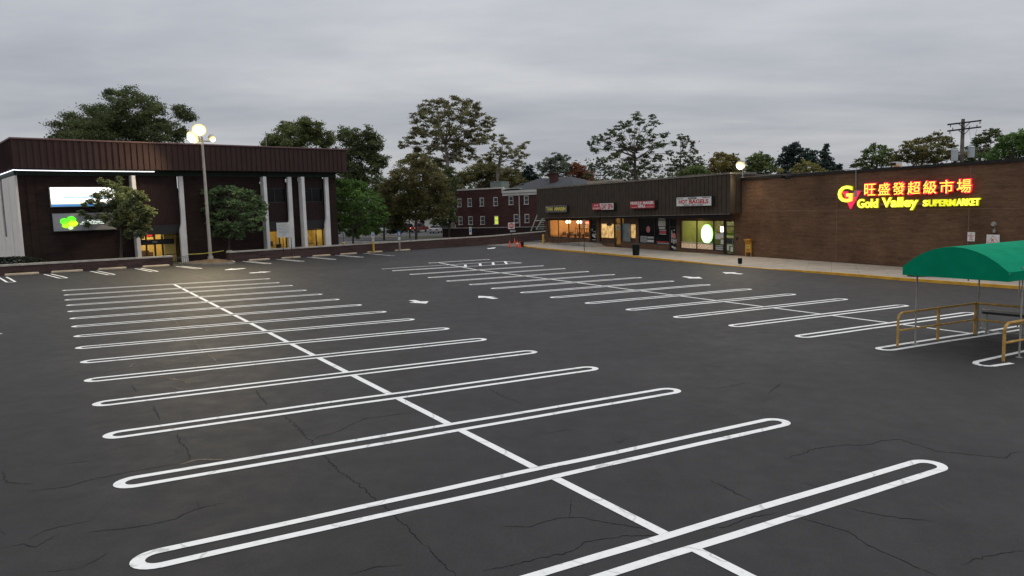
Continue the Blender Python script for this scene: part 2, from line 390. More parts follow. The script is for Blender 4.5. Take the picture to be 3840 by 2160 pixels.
# ------------------------------------------------------------------ measured shapes (metres)
ARROWS = [[(-4.74,33.28),(-4.45,33.41),(-4.1,32.82),(-3.77,32.88),(-3.78,32.02),(-4.6,32.45),(-4.35,32.66)],[(-1.59,34.01),(-1.61,34.85),(-0.8,34.39),(-1.03,34.24),(-0.63,33.69),(-0.89,33.49),(-1.3,34.06)],[(10.18,43.91),(10.5,44.24),(10.87,43.56),(11.2,43.77),(11.13,42.65),(10.25,42.83),(10.48,43.18)],[(13.51,46.97),(14.39,46.72),(14.08,46.34),(14.44,45.56),(14.11,45.23),(13.71,45.95),(13.4,45.76)],[(-21.22,54.25),(-21.16,55.45),(-20.72,55.22),(-20.34,55.79),(-20.06,55.56),(-20.28,54.85),(-20.35,54.41),(-21.04,54.0)],[(-18.23,50.84),(-18.22,51.23),(-17.8,51.58),(-17.85,51.99),(-17.01,51.97),(-17.21,51.05),(-17.46,51.22),(-17.85,50.63)],[(-2.72,83.71),(-2.67,84.31),(-2.36,84.38),(-2.16,85.43),(-1.74,86.28),(-1.87,83.96),(-1.78,83.33),(-2.53,82.47)]]
CRACKS = [[(-5.96,8.59),(-5.93,8.8),(-5.79,8.95),(-5.49,9.11)],[(-5.4,8.74),(-5.08,8.83),(-4.69,8.96),(-4.43,9.13),(-4.39,9.29),(-4.27,9.48),(-3.94,9.7)],[(-6.13,12.96),(-5.87,12.46),(-5.53,12.0),(-5.28,11.52),(-5.31,11.25)],[(-7.02,10.16),(-6.59,10.3),(-6.31,10.66),(-5.99,10.9),(-5.72,11.07),(-5.34,11.27)],[(-4.56,14.1),(-4.07,13.29),(-3.54,12.37),(-3.11,11.57),(-2.71,10.86),(-2.35,10.36),(-1.91,9.66),(-1.64,9.21),(-1.41,8.85),(-1.25,8.51),(-1.08,8.24)],[(-3.53,12.37),(-3.49,12.61),(-3.19,12.94),(-3.07,13.36),(-2.9,13.74),(-2.46,13.95),(-2.0,14.17)],[(-5.84,16.22),(-5.44,15.45),(-5.09,14.82)],[(-8.96,16.86),(-8.43,16.11)],[(-7.53,14.93),(-7.16,14.34),(-6.85,13.85)],[(-5.3,7.74),(-5.1,7.76),(-4.93,7.81)],[(-1.85,7.6),(-1.61,7.76),(-1.29,7.81)],[(-6.14,8.33),(-5.95,8.46),(-5.75,8.36),(-5.71,8.59),(-5.67,8.75)],[(-4.27,9.48),(-4.38,9.68)],[(-7.98,11.04),(-7.56,10.53),(-7.1,10.46)],[(-4.9,7.81),(-4.81,8.04),(-4.8,8.21)],[(-6.49,8.84),(-6.33,8.72)],[(-7.55,13.54),(-7.43,13.93),(-7.28,14.08)],[(-7.37,11.24),(-7.12,11.35),(-6.71,11.52)],[(-0.25,8.79),(0.12,8.75),(0.49,9.02),(0.79,9.04),(1.06,8.89),(1.34,8.78),(1.6,8.64),(1.81,8.53)],[(0.72,9.66),(0.7,9.35),(0.65,9.05)],[(-0.41,7.63),(-0.0,7.81),(0.59,8.07),(0.8,8.34),(1.29,8.48),(1.74,8.47),(1.97,8.53)],[(2.25,8.62),(2.59,8.71),(2.89,8.95),(3.34,9.11)],[(3.55,8.96),(3.75,8.75),(3.99,8.51),(4.04,8.16),(4.18,7.89),(4.3,7.64),(4.42,7.41)],[(4.82,7.66),(5.35,7.89),(5.73,7.97)],[(4.19,11.16),(4.9,11.65),(5.43,11.81),(5.8,11.8),(6.15,12.03),(6.49,12.08),(6.76,11.46),(7.13,11.28),(7.63,11.09),(7.85,11.31),(8.13,11.41)],[(-1.09,8.3),(-0.95,7.97),(-0.68,7.54)],[(0.43,12.66),(1.11,12.91)],[(1.65,12.27),(1.74,12.08),(1.9,12.33)],[(4.41,15.74),(5.08,16.26),(5.48,16.35)],[(5.37,15.28),(6.05,16.32)],[(4.26,9.24),(4.71,8.93),(5.21,8.77)],[(-0.57,15.99),(-0.25,15.35),(0.13,14.75)],[(2.79,10.3),(3.01,9.8),(3.14,9.51)],[(4.02,10.16),(4.39,9.88)]]
TAN_CRACKS = [[(-13.51,28.73),(-12.61,27.26),(-11.32,24.97)],[(-10.13,23.02),(-9.01,21.01),(-8.32,20.05),(-7.89,19.31)],[(-8.8,20.53),(-9.24,19.81),(-9.69,19.28),(-10.1,18.9)],[(-8.76,17.73),(-8.24,17.47),(-7.76,17.06),(-7.41,16.94)],[(-18.48,44.91),(-16.42,41.72),(-14.33,38.13)],[(-10.78,25.38),(-10.21,24.66)],[(-10.2,19.51),(-10.03,18.77)],[(-8.8,17.82),(-8.17,17.33),(-7.42,16.95)],[(-5.31,11.25),(-5.12,11.48),(-4.74,11.46),(-4.51,11.5)],[(-7.9,16.56),(-7.42,16.34)]]
TREES = [
 ('broadleaf_tree','tall dark green tree with separate side branch rising behind the left building','trees behind the buildings','dark',1.0,0.3,[[-54.89,106.0,3.28],[-54.24,106.0,12.26]],[[-60.42,104.9,16.65,2.55],[-56.78,102.52,17.47,2.22],[-57.84,107.74,18.11,2.21],[-51.86,100.68,19.1,1.74],[-53.05,106.45,21.14,1.5],[-50.17,104.35,19.56,1.92],[-47.18,100.91,17.8,1.42],[-54.92,106.09,16.73,2.87],[-55.68,101.13,14.9,2.73],[-51.39,105.18,16.54,2.56],[-47.32,101.1,15.2,1.75],[-44.69,102.99,18.37,1.11],[-45.05,105.6,17.95,1.14],[-48.71,109.0,16.02,1.65],[-62.04,104.16,15.36,1.58],[-59.45,103.93,15.0,2.25],[-54.73,107.61,14.92,2.91],[-50.87,110.81,17.59,0.96],[-46.49,106.57,15.72,1.15],[-54.96,104.75,20.94,1.02]]),
 ('broadleaf_tree','rounded two lobed olive green tree above the right part of the maroon roof','trees behind the buildings','olivegreen',1.0,0.32,[[-37.07,128.0,2.34],[-36.5,128.0,11.86]],[[-37.17,131.74,18.64,1.85],[-33.46,124.6,18.64,1.35],[-39.63,130.42,17.55,1.83],[-39.6,126.81,16.21,1.51],[-32.48,125.65,17.55,1.9],[-31.07,126.42,16.4,1.64],[-36.14,126.5,16.28,2.74],[-41.81,128.96,15.99,0.84],[-33.28,125.73,15.61,2.45],[-30.58,128.25,14.95,1.53],[-39.64,128.9,15.25,2.09],[-37.51,127.05,18.63,1.1]]),
 ('broadleaf_tree','tall narrow dark tree at the right end of the maroon roofed building','trees behind the buildings','dark',1.0,0.3,[[-24.44,118.0,0.29],[-24.24,118.0,7.85]],[[-25.7,118.22,15.99,1.41],[-23.79,115.52,15.2,1.62],[-21.61,115.58,15.93,1.25],[-21.07,116.6,14.49,1.51],[-25.24,118.96,13.25,2.19],[-22.16,117.6,12.75,2.16],[-20.29,117.48,12.07,1.4],[-26.36,118.34,11.05,1.66],[-23.87,117.73,10.33,2.29],[-20.93,117.17,10.53,1.39],[-24.39,119.72,8.22,2.2],[-19.87,118.45,11.19,0.77],[-23.13,116.5,13.8,1.64],[-26.59,118.28,8.86,1.79],[-27.25,118.06,7.31,1.79]]),
 ('sycamore_tree','tallest airy sycamore with brownish thinning leaves and visible pale limbs','trees behind the buildings','sycamore',0.62,0.3,[[-9.9,126.0,0.61],[-9.78,126.0,5.66],[-10.21,126.0,10.36],[-10.58,126.0,15.01]],[[-13.8,130.19,21.43,1.55],[-11.93,128.81,21.87,1.39],[-9.13,123.32,21.29,1.47],[-7.67,131.78,22.16,1.57],[-5.83,121.77,19.91,1.58],[-14.68,125.21,18.98,1.62],[-12.73,129.06,19.51,1.81],[-9.4,121.6,18.92,1.71],[-7.08,125.87,18.85,1.77],[-4.59,121.59,18.28,1.45],[-2.98,126.99,18.73,0.96],[-3.31,127.76,17.3,1.24],[-15.61,126.63,16.86,1.64],[-13.64,130.3,17.17,1.83],[-10.31,123.65,16.61,1.87],[-7.99,128.38,16.82,1.94],[-5.2,126.95,16.6,1.78],[-17.33,126.39,15.23,1.09],[-18.08,125.79,14.54,0.54],[-15.35,129.3,14.75,1.54],[-12.8,131.37,14.84,1.85],[-9.24,125.67,14.15,2.04],[-6.66,127.87,14.93,1.66],[-4.08,122.26,14.83,1.06],[-13.62,128.31,12.26,1.66],[-10.86,127.85,11.81,1.8],[-8.37,132.01,12.69,1.28],[-16.99,128.1,13.01,0.83],[-2.48,124.95,15.68,0.81],[-11.99,124.6,9.68,1.48],[-6.04,127.82,12.89,0.97]]),
 ('broadleaf_tree','dense dark olive tree standing directly beyond the low brick wall left of sycamore','trees beyond the low wall','olive',1.0,0.28,[[-14.07,110.0,0.29],[-14.01,110.0,4.41]],[[-12.96,106.19,11.14,1.38],[-14.61,109.7,10.25,1.66],[-12.02,107.46,10.06,1.51],[-15.77,107.33,9.02,1.39],[-13.11,106.48,8.35,1.96],[-11.38,111.83,8.51,1.69],[-17.42,108.17,7.39,1.4],[-15.12,108.08,6.75,2.1],[-12.66,109.15,6.12,2.12],[-10.92,112.27,6.13,1.7],[-18.75,108.7,5.7,1.29],[-16.89,109.68,5.08,1.9],[-14.37,110.39,4.13,2.15],[-11.96,112.71,3.76,1.83],[-18.66,111.09,3.65,1.44],[-16.53,112.63,2.98,1.58],[-10.09,108.85,3.72,1.29],[-9.72,109.61,7.5,1.19],[-9.03,109.56,5.44,1.07]]),
 ('sycamore_tree','smaller sparse sycamore with rusty leaf tufts behind the brick house','trees behind the buildings','sycamore',0.5,0.32,[[-2.64,152.0,4.16],[-2.26,152.0,11.42],[-1.33,152.0,15.4]],[[-1.28,154.88,18.05,1.34],[0.0,155.52,16.85,1.18],[-2.41,149.62,15.64,1.29],[-3.74,150.31,14.54,1.3],[0.52,149.97,14.8,1.46],[-1.33,150.0,14.46,1.3],[1.7,151.9,13.55,1.31],[2.58,152.55,15.73,1.15],[3.54,150.92,16.61,0.82],[3.13,149.42,14.29,0.97],[-4.39,151.68,13.06,1.31],[0.84,151.03,11.68,1.31],[2.66,152.39,12.51,0.99],[-6.05,153.35,14.01,1.16]]),
 ('broadleaf_tree','broad olive brown tree mass behind the flat roof of the brick house','trees behind the buildings','olive',0.95,0.36,[[-6.4,165.0,4.28],[-6.09,165.0,8.66]],[[-7.11,167.16,12.74,2.35],[-8.83,165.15,11.37,2.14],[-4.87,166.46,12.2,2.52],[-2.24,167.15,11.28,2.53],[-0.0,160.18,10.91,2.08],[-10.79,167.45,10.2,1.81],[2.21,167.16,10.27,1.99],[-5.94,169.54,10.14,2.75],[-2.78,168.67,9.12,2.74],[-11.54,164.48,8.36,1.78],[0.8,164.0,8.62,2.13],[3.89,163.08,9.63,1.41]]),
 ('conifer_tree','small dark round tree just right of the sparse sycamore','trees behind the buildings','pine',1.0,0.28,[[4.01,150.0,3.97],[4.13,150.0,8.76]],[[4.2,150.13,11.54,0.97],[3.84,149.8,10.51,1.13],[4.63,149.54,10.15,1.13],[5.18,149.88,9.36,1.13]]),
 ('broadleaf_tree','grey green fine leaved tree above the shingled roof of the brick house','trees behind the buildings','greygreen',0.75,0.28,[[9.24,150.0,3.82],[9.36,150.0,9.41]],[[9.58,148.29,13.64,1.28],[11.23,149.29,13.12,1.13],[7.98,148.1,12.9,1.28],[6.57,149.02,11.81,1.13],[9.55,148.24,12.08,1.76],[11.53,148.4,11.49,1.44],[7.6,149.49,10.86,1.62],[10.26,147.66,10.23,1.76],[12.89,150.73,10.14,1.47]]),
 ('broadleaf_tree','rust red autumn tree between the grey green tree and the big airy one','trees behind the buildings','rust',0.95,0.28,[[13.97,148.0,3.69],[14.06,148.0,8.81]],[[13.33,148.12,11.58,1.12],[14.34,147.18,10.88,1.11],[15.38,147.51,9.93,1.28],[13.43,147.78,9.99,1.44],[14.82,147.68,8.78,1.44],[16.17,147.65,8.97,0.96]]),
 ('broadleaf_tree','big spreading airy tree rising behind the middle of the shop row roof','trees behind the buildings','dark2',0.62,0.3,[[17.05,100.0,1.4],[16.99,100.0,6.74],[17.02,100.0,8.85],[16.93,100.0,10.96]],[[17.67,102.81,15.89,0.72],[18.51,103.89,15.29,0.67],[16.07,99.72,14.62,0.7],[15.03,99.87,14.25,0.76],[13.55,96.95,13.12,0.73],[12.57,97.44,12.68,0.74],[11.74,99.23,12.51,0.64],[11.0,99.26,12.01,0.54],[19.75,102.31,15.45,0.61],[19.5,97.83,14.21,0.53],[18.1,96.46,13.45,0.63],[17.24,103.67,13.68,0.9],[15.06,100.22,12.87,0.87],[17.19,97.2,12.28,0.84],[19.35,100.3,12.76,0.81],[20.51,97.7,12.84,0.63],[13.44,100.2,11.71,0.81],[12.09,102.34,11.54,0.72],[16.0,102.92,11.64,1.0],[17.42,101.58,11.34,0.88],[18.95,98.32,11.19,0.8],[20.46,99.27,11.59,0.75],[13.84,97.5,10.09,0.9],[12.8,101.66,9.87,0.82],[16.37,100.27,9.84,0.92],[18.86,102.11,9.89,0.94],[19.86,98.94,9.76,0.8],[14.91,97.79,8.53,0.95],[17.55,102.51,8.43,1.0],[19.91,103.41,8.69,0.89],[13.7,102.45,8.54,0.83],[11.37,101.12,9.07,0.66],[21.89,101.0,10.64,0.6],[22.38,100.76,11.93,0.54],[10.6,99.14,7.93,0.64]]),
 ('broadleaf_tree','thin leaning tree with twiggy crown right of the big airy tree','trees behind the buildings','dark2',0.65,0.28,[[22.63,98.0,1.28],[22.65,98.0,8.07]],[[22.67,98.05,12.46,0.53],[23.39,97.58,12.14,0.58],[23.9,96.71,11.44,0.52],[22.76,96.68,11.31,0.52],[24.23,97.41,10.47,0.58],[22.66,97.35,10.09,0.74],[23.99,98.55,9.62,0.8],[22.22,98.87,9.43,0.75],[25.03,97.9,9.55,0.48],[21.6,98.49,8.54,0.85],[23.39,99.37,8.38,0.97],[24.92,99.12,8.59,0.8],[25.54,97.85,8.91,0.42]]),
 ('broadleaf_tree','low bright green tree showing just above the shop row roof','trees behind the buildings','green',1.0,0.24,[[22.38,90.0,2.41],[22.38,90.0,6.25]],[[21.76,89.41,7.77,0.72],[22.7,89.35,7.88,0.68],[20.88,89.72,7.47,0.68],[23.54,89.43,7.53,0.63],[22.46,90.29,6.98,0.88],[24.41,90.37,7.17,0.59]]),
 ('broadleaf_tree','golden olive tree left of the lit roof lamp','trees behind the buildings','golden',0.95,0.26,[[27.49,96.0,2.22],[27.48,96.0,7.33]],[[27.51,96.69,9.81,0.73],[28.12,95.95,9.44,0.73],[26.75,96.19,9.14,0.73],[29.18,96.56,9.55,0.63],[27.22,95.12,8.71,0.93],[28.76,96.34,8.58,0.94],[26.55,96.36,8.14,0.83],[28.18,96.65,7.75,0.94],[29.38,96.38,8.82,0.63],[29.68,95.98,8.03,0.73]]),
 ('broadleaf_tree','mid green rounded tree right of the lit roof lamp','trees behind the buildings','green',1.0,0.26,[[31.15,92.0,2.15],[31.11,92.0,7.05]],[[30.53,91.36,9.36,0.74],[31.69,92.59,9.12,0.75],[30.03,91.76,8.77,0.74],[32.38,92.45,8.75,0.65],[31.07,92.94,8.33,1.0],[31.82,91.81,8.0,0.89],[29.75,91.92,7.82,0.79],[32.86,92.36,7.9,0.65],[31.27,92.47,7.32,1.0]]),
 ('pine_tree','blackish pine with pointed tips above the supermarket wall','trees behind the buildings','pine',1.1,0.22,[[30.6,78.0,3.13],[30.56,78.0,6.46]],[[29.13,77.31,9.12,0.59],[29.68,77.12,9.29,0.58],[30.56,77.25,8.79,0.58],[29.24,78.68,8.52,0.64],[30.22,78.72,8.49,0.77],[30.65,77.26,8.14,0.75],[32.02,78.3,8.7,0.47],[28.74,78.44,7.77,0.59],[29.75,78.35,7.65,0.85],[30.66,77.67,7.34,0.84],[31.72,78.05,7.75,0.76],[28.77,77.38,6.89,0.75],[30.03,76.87,6.62,0.91]]),
 ('pine_tree','spire shaped pine beside the larger blackish pine','trees behind the buildings','pine',1.1,0.22,[[33.55,79.0,3.05],[33.56,79.0,6.83]],[[34.15,79.9,9.56,0.22],[33.81,79.28,9.1,0.34],[33.38,79.05,8.59,0.47],[34.06,79.83,8.21,0.56],[33.25,78.88,7.67,0.64],[34.32,79.71,7.48,0.65],[33.16,79.47,7.08,0.69],[33.79,78.45,6.72,0.68],[34.59,78.64,7.0,0.51],[35.09,78.85,7.28,0.3],[34.99,78.78,6.7,0.51],[32.49,79.06,6.78,0.6]]),
 ('shrub_tree','sparse yellow green sapling in front of the dark pines','trees behind the buildings','yellow',0.7,0.16,[[27.94,70.0,3.94],[27.91,70.0,6.18]],[[27.01,69.35,6.98,0.3],[27.8,69.77,7.35,0.34],[28.04,68.99,7.04,0.34],[29.43,70.98,6.85,0.35],[26.65,69.65,6.64,0.3],[28.04,69.88,6.72,0.42],[29.65,70.13,6.51,0.3],[27.98,71.14,6.41,0.38],[28.84,69.8,6.29,0.38],[25.71,70.46,6.63,0.27]]),
 ('broadleaf_tree','loose green tree where the supermarket roof meets the sky gap','trees behind the buildings','green',0.85,0.24,[[39.7,80.0,2.88],[39.59,80.0,7.14]],[[39.33,80.0,9.26,0.48],[38.74,80.09,8.94,0.52],[40.21,80.06,9.15,0.52],[40.22,79.03,8.53,0.6],[38.21,79.84,8.22,0.47],[39.11,79.08,8.27,0.73],[37.2,79.05,7.66,0.47],[39.36,80.87,7.71,0.66],[40.04,79.22,7.71,0.77],[37.13,79.97,7.38,0.35],[41.41,80.26,8.16,0.61],[38.38,80.15,7.27,0.61]]),
 ('broadleaf_tree','brownish olive tree left of the utility pole','trees behind the buildings','olive',0.9,0.22,[[42.4,76.0,3.61],[42.27,76.0,7.65]],[[40.42,75.29,8.93,0.61],[41.86,76.09,9.27,0.62],[42.97,76.28,9.58,0.62],[44.61,77.38,9.92,0.63],[43.63,74.29,9.38,0.56],[41.58,76.28,8.41,0.74],[41.94,74.74,8.45,0.81],[43.31,74.93,8.74,0.81],[45.7,77.08,9.05,0.5],[40.15,76.02,8.19,0.62],[41.19,76.26,7.78,0.66],[43.82,77.31,7.78,0.75],[45.58,77.86,8.01,0.76],[39.57,75.89,7.64,0.53],[45.73,76.39,8.19,0.58],[45.73,76.02,7.64,0.58],[46.33,76.02,7.94,0.49],[39.42,76.38,7.43,0.5],[41.74,75.77,7.57,0.66],[44.0,76.16,7.41,0.66]]),
 ('broadleaf_tree','dark tree behind the utility pole transformers','trees behind the buildings','dark',0.95,0.24,[[53.42,84.0,3.4],[53.24,84.0,7.87]],[[53.32,83.94,10.29,0.54],[54.86,85.1,10.8,0.55],[55.11,84.31,10.85,0.46],[53.33,84.99,9.81,0.6],[54.59,85.18,9.79,0.64],[55.07,83.74,10.23,0.5],[52.15,84.12,8.88,0.64],[53.83,85.21,8.83,0.78],[51.65,84.36,8.29,0.55],[51.99,83.1,8.06,0.72],[53.23,82.99,8.46,0.72],[54.5,83.87,7.91,0.63],[51.43,83.26,7.87,0.63]]),
 ('broadleaf_tree','bright leafy tree at the right edge above the supermarket','trees behind the buildings','bright',1.0,0.22,[[44.82,66.0,3.43],[44.66,66.0,6.94]],[[44.07,65.26,8.79,0.56],[44.53,64.88,8.98,0.56],[44.19,66.46,8.55,0.54],[45.33,66.81,8.2,0.72],[44.21,67.0,8.07,0.51],[44.96,65.15,8.18,0.56],[44.69,66.62,7.61,0.68],[45.53,66.43,7.36,0.68],[42.6,65.31,7.46,0.49],[44.01,66.9,7.12,0.51],[42.86,66.52,7.19,0.36],[45.84,65.54,8.6,0.78],[46.92,66.5,7.61,0.86]]),
 ('parking_tree','dusky green tree in front of the lit white bank sign','young trees along the maroon roofed building','dusk',1.25,0.14,[[-31.67,59.6,0.51],[-31.42,59.6,2.59],[-31.4,59.6,3.55]],[[-32.48,59.3,6.91,0.29],[-32.1,59.56,6.68,0.42],[-32.32,61.13,6.48,0.5],[-31.32,60.59,6.05,0.56],[-29.6,58.72,5.65,0.54],[-31.23,59.39,5.46,0.64],[-32.35,59.65,5.87,0.45],[-29.26,59.28,5.46,0.38],[-30.13,58.73,4.95,0.63],[-32.74,59.07,5.12,0.38],[-32.4,60.3,4.86,0.59],[-29.25,58.48,4.61,0.57],[-29.16,59.68,4.45,0.45],[-33.67,59.45,5.27,0.29],[-33.61,58.59,5.04,0.22],[-31.01,59.08,4.19,0.64],[-30.52,59.93,3.91,0.65],[-29.5,59.62,3.82,0.48],[-31.85,58.26,4.06,0.44],[-34.16,60.88,6.27,0.3],[-34.3,60.26,5.81,0.26],[-34.18,60.88,4.58,0.43],[-34.06,58.89,4.4,0.29],[-33.64,59.04,4.01,0.29],[-32.33,58.28,5.72,0.38],[-31.66,60.47,7.08,0.26],[-28.59,59.32,4.18,0.29],[-31.2,58.44,3.57,0.44],[-29.99,59.41,3.2,0.58],[-29.82,60.34,3.11,0.42],[-33.87,60.49,4.09,0.33],[-30.41,58.91,2.75,0.45],[-29.44,58.84,2.57,0.38],[-35.08,60.25,3.64,0.23],[-34.17,59.77,3.47,0.26],[-35.12,59.84,4.13,0.16]]),
 ('parking_tree','compact green tree between the lamp post and the third column','young trees along the maroon roofed building','dusk2',0.95,0.14,[[-25.59,66.6,0.02],[-25.4,66.6,1.81],[-25.29,66.6,2.89]],[[-27.23,66.15,6.06,0.32],[-26.28,65.77,5.92,0.39],[-26.06,67.06,6.19,0.47],[-24.98,66.39,6.21,0.47],[-23.86,65.4,5.85,0.49],[-23.81,67.72,5.71,0.55],[-22.71,66.87,5.31,0.47],[-22.29,67.0,4.76,0.36],[-26.56,65.92,5.23,0.46],[-26.12,67.5,5.23,0.66],[-24.08,65.38,4.98,0.64],[-23.62,67.5,4.69,0.66],[-22.32,66.53,4.05,0.43],[-26.99,66.38,4.36,0.5],[-26.07,66.73,4.16,0.65],[-25.23,67.8,3.94,0.73],[-23.33,66.0,3.73,0.64],[-22.27,65.96,3.45,0.43],[-26.82,66.65,3.28,0.54],[-25.48,65.92,2.98,0.61],[-24.1,65.51,2.81,0.64],[-23.07,65.77,2.77,0.53],[-22.28,65.83,2.64,0.28],[-26.25,65.94,2.29,0.39],[-25.25,66.09,2.12,0.43],[-24.17,66.06,2.09,0.43],[-22.05,66.88,4.4,0.22]]),
 ('parking_tree','bright green bushy two stemmed tree at the right end of the maroon roofed building','young trees along the maroon roofed building','bright',1.0,0.16,[[-16.62,77.5,0.07],[-16.55,77.5,1.53],[-16.61,77.5,2.78]],[[-17.69,76.86,7.13,0.42],[-17.02,77.5,6.84,0.67],[-15.74,76.29,6.65,0.66],[-15.07,76.94,6.36,0.58],[-17.79,76.14,5.89,0.66],[-16.68,76.59,5.67,0.83],[-15.27,75.69,5.53,0.82],[-14.65,78.26,5.64,0.63],[-13.82,77.63,4.99,0.59],[-18.19,76.7,4.69,0.66],[-17.21,77.41,4.46,0.84],[-16.24,79.13,4.35,0.94],[-14.21,76.25,4.37,0.74],[-13.43,78.03,4.02,0.51],[-18.2,77.31,3.45,0.67],[-17.01,77.48,3.13,0.84],[-15.81,78.73,2.95,0.94],[-14.16,77.19,3.05,0.75],[-13.26,77.51,3.02,0.46],[-18.73,77.89,6.24,0.34],[-19.08,78.42,3.67,0.42],[-17.56,76.97,2.2,0.62],[-16.71,78.75,1.83,0.77],[-15.34,78.23,1.89,0.72],[-14.22,77.88,1.96,0.51],[-12.8,77.36,3.51,0.29],[-18.92,77.28,5.33,0.29]]),
 ('broadleaf_tree','shaded dark tree filling the gap between bright green tree and olive tree','trees beyond the low wall','dark',1.1,0.28,[[-19.24,112.0,-0.24],[-19.1,112.0,2.76]],[[-19.23,110.46,8.38,1.07],[-17.55,110.82,7.46,1.2],[-19.62,110.61,6.93,1.32],[-18.89,112.87,5.16,1.46],[-17.5,111.3,3.62,1.2],[-19.82,110.91,3.69,1.2],[-18.63,110.5,2.18,1.19],[-21.39,112.48,2.21,1.34],[-20.66,113.09,0.66,0.98],[-18.11,112.54,1.22,0.97],[-16.77,111.69,1.2,0.97]]),
 ('broadleaf_tree','dark ivy clad tree at the left corner of the brick house','trees beyond the low wall','dark',1.05,0.28,[[-10.04,121.0,0.43],[-9.76,121.0,4.31]],[[-9.63,120.44,10.07,1.04],[-9.19,120.64,8.47,1.04],[-9.92,120.91,6.89,1.18],[-9.29,120.4,5.26,1.04],[-10.23,120.88,3.68,1.18],[-9.41,120.59,2.37,0.78],[-11.46,121.67,2.41,0.92],[-12.31,121.41,1.78,0.79],[-10.65,121.1,1.74,0.65]]),
]

# ================================================================== GROUND AND PAVING
xs = [-900, -60, 60, 900]; ys = [-200, -30, 100, 2500]
g = MB()
for i in range(3):
    for j in range(3):
        g.face([(xs[a], ys[b], gz(xs[a], ys[b]) - .008) for a, b in ((i, j), (i + 1, j), (i + 1, j + 1), (i, j + 1))])
struct(g.build('ground', M_DIRT))
def sheet(name, poly, dz, m, kind='structure'):
    b = MB(); b.face([(x, y, gz(x, y) + dz) for x, y in poly]); o = b.build(name, m); o['kind'] = kind
    return o
sheet('parking_lot', [(-58, -28), (58, -28), (58, 40), (24, 40), (6, 90), (1.5, 97.5), (-2.0, 95.0), (-24.6, 64.6), (-27.2, 61.2), (-40.2, 46.8), (-58, 27)], 0.0, M_ASPH)
sheet('driveway', [(-3.2, 92.5), (0.2, 88.2), (1.9, 86.9), (4.3, 93.6), (4.7, 99.9), (1.5, 99.9)], .004, mat('driveway_concrete', (.17, .165, .15), .9, .2, 1.2))
sheet('road', [(-60, 101.5), (-2, 101.5), (30, 112), (30, 124), (-60, 118)], .0, M_ROAD)
sheet('far_parking_lot', [(-60, 124), (-10, 128), (-10, 175), (-60, 175)], .0, M_ROAD)
sheet('grass_verge', [(-21.5, 119.2), (-9.8, 120.2), (-9.8, 127.8), (-14, 128.5), (-24, 127)], .004, M_GRASS)
mk = MB()
for p in ([(-24, 104.5), (-8, 105.6), (-8, 106.3), (-24, 105.2)], [(-26, 122.6), (-19, 123.2), (-19, 123.7), (-26, 123.1)], [(-29, 130.5), (-20, 131.2), (-20, 131.7), (-29, 131.0)], [(-28.5, 138), (-20, 138.7), (-20, 139.2), (-28.5, 138.5)]):
    b0 = [(x, y, gz(x, y)) for x, y in p]; mk.prism(list(range(4)), lambda *a: None, lambda *a: None) if 0 else None
    lo = b0; hi = [(x, y, z + .15) for x, y, z in b0]
    mk.face(hi); [mk.face([lo[i], lo[(i + 1) % 4], hi[(i + 1) % 4], hi[i]]) for i in range(4)]
struct(mk.build('far_kerbs', M_CAP))
sheet('far_sidewalk', [(-30, 99.2), (-17.2, 99.8), (-16.8, 101.3), (-30, 100.7)], .05, M_CONC2)

# sidewalk with a raised yellow kerb along the shops
KERB = [(3.1, 91.3), (1.75, 88.4), (1.5, 86.9), (2.0, 84.3), (3.35, 80.2), (5.3, 76.0), (7.3, 71.6), (9.4, 66.6), (11.6, 60.9), (13.5, 56.4), (15.1, 52.9), (17.2, 48.9), (18.0, 47.2), (19.6, 43.7), (21.3, 40.1), (24.5, 34.8), (29.5, 26.0), (34, 18)]
back = [(45, 12), (41, 25), (31, 44), (24.9, 48.3), (4.9, 94.0)]
sw = MB()
kh = [.15] * len(KERB)
kh[9] = .11; kh[10] = .05; kh[11] = .03; kh[12] = .10      # dropped kerb
inn = []
for i, (x, y) in enumerate(KERB):
    a = Vector(KERB[max(i - 1, 0)]); b = Vector(KERB[min(i + 1, len(KERB) - 1)]); t = (b - a).normalized(); n_ = Vector((-t.y, t.x))
    inn.append((x + n_.x * .17, y + n_.y * .17))
top = [(x, y, gz(x, y) + h) for (x, y), h in zip(inn, kh)]
nT = len(top)
# concrete surface: strip between kerb and the wall line
def wallpt(i):
    f = i / (nT - 1)
    pts = [(4.9, 95.0), (24.9, 48.8), (30.6, 36.0), (38.5, 18)]
    seg = [0, .68, .83, 1.0]
    for k in range(3):
        if f <= seg[k + 1]:
            u = (f - seg[k]) / (seg[k + 1] - seg[k]); return (pts[k][0] + (pts[k + 1][0] - pts[k][0]) * u, pts[k][1] + (pts[k + 1][1] - pts[k][1]) * u)
for i in range(nT - 1):
    a = wallpt(i); b = wallpt(i + 1)
    sw.face([top[i], top[i + 1], (*b, gz(*b) + .16), (*a, gz(*a) + .16)])
struct(sw.build('sidewalk', M_CONC))
kb = MB()
for i in range(nT - 1):
    o0 = (*KERB[i], gz(*KERB[i])); o1 = (*KERB[i + 1], gz(*KERB[i + 1]))
    t0 = (o0[0], o0[1], o0[2] + kh[i] + .003); t1 = (o1[0], o1[1], o1[2] + kh[i + 1] + .003)
    q0 = (top[i][0], top[i][1], top[i][2] + .003); q1 = (top[i + 1][0], top[i + 1][1], top[i + 1][2] + .003)
    kb.face([t0, t1, q1, q0]); kb.face([o0, o1, t1, t0])
struct(kb.build('kerb', M_YEL))

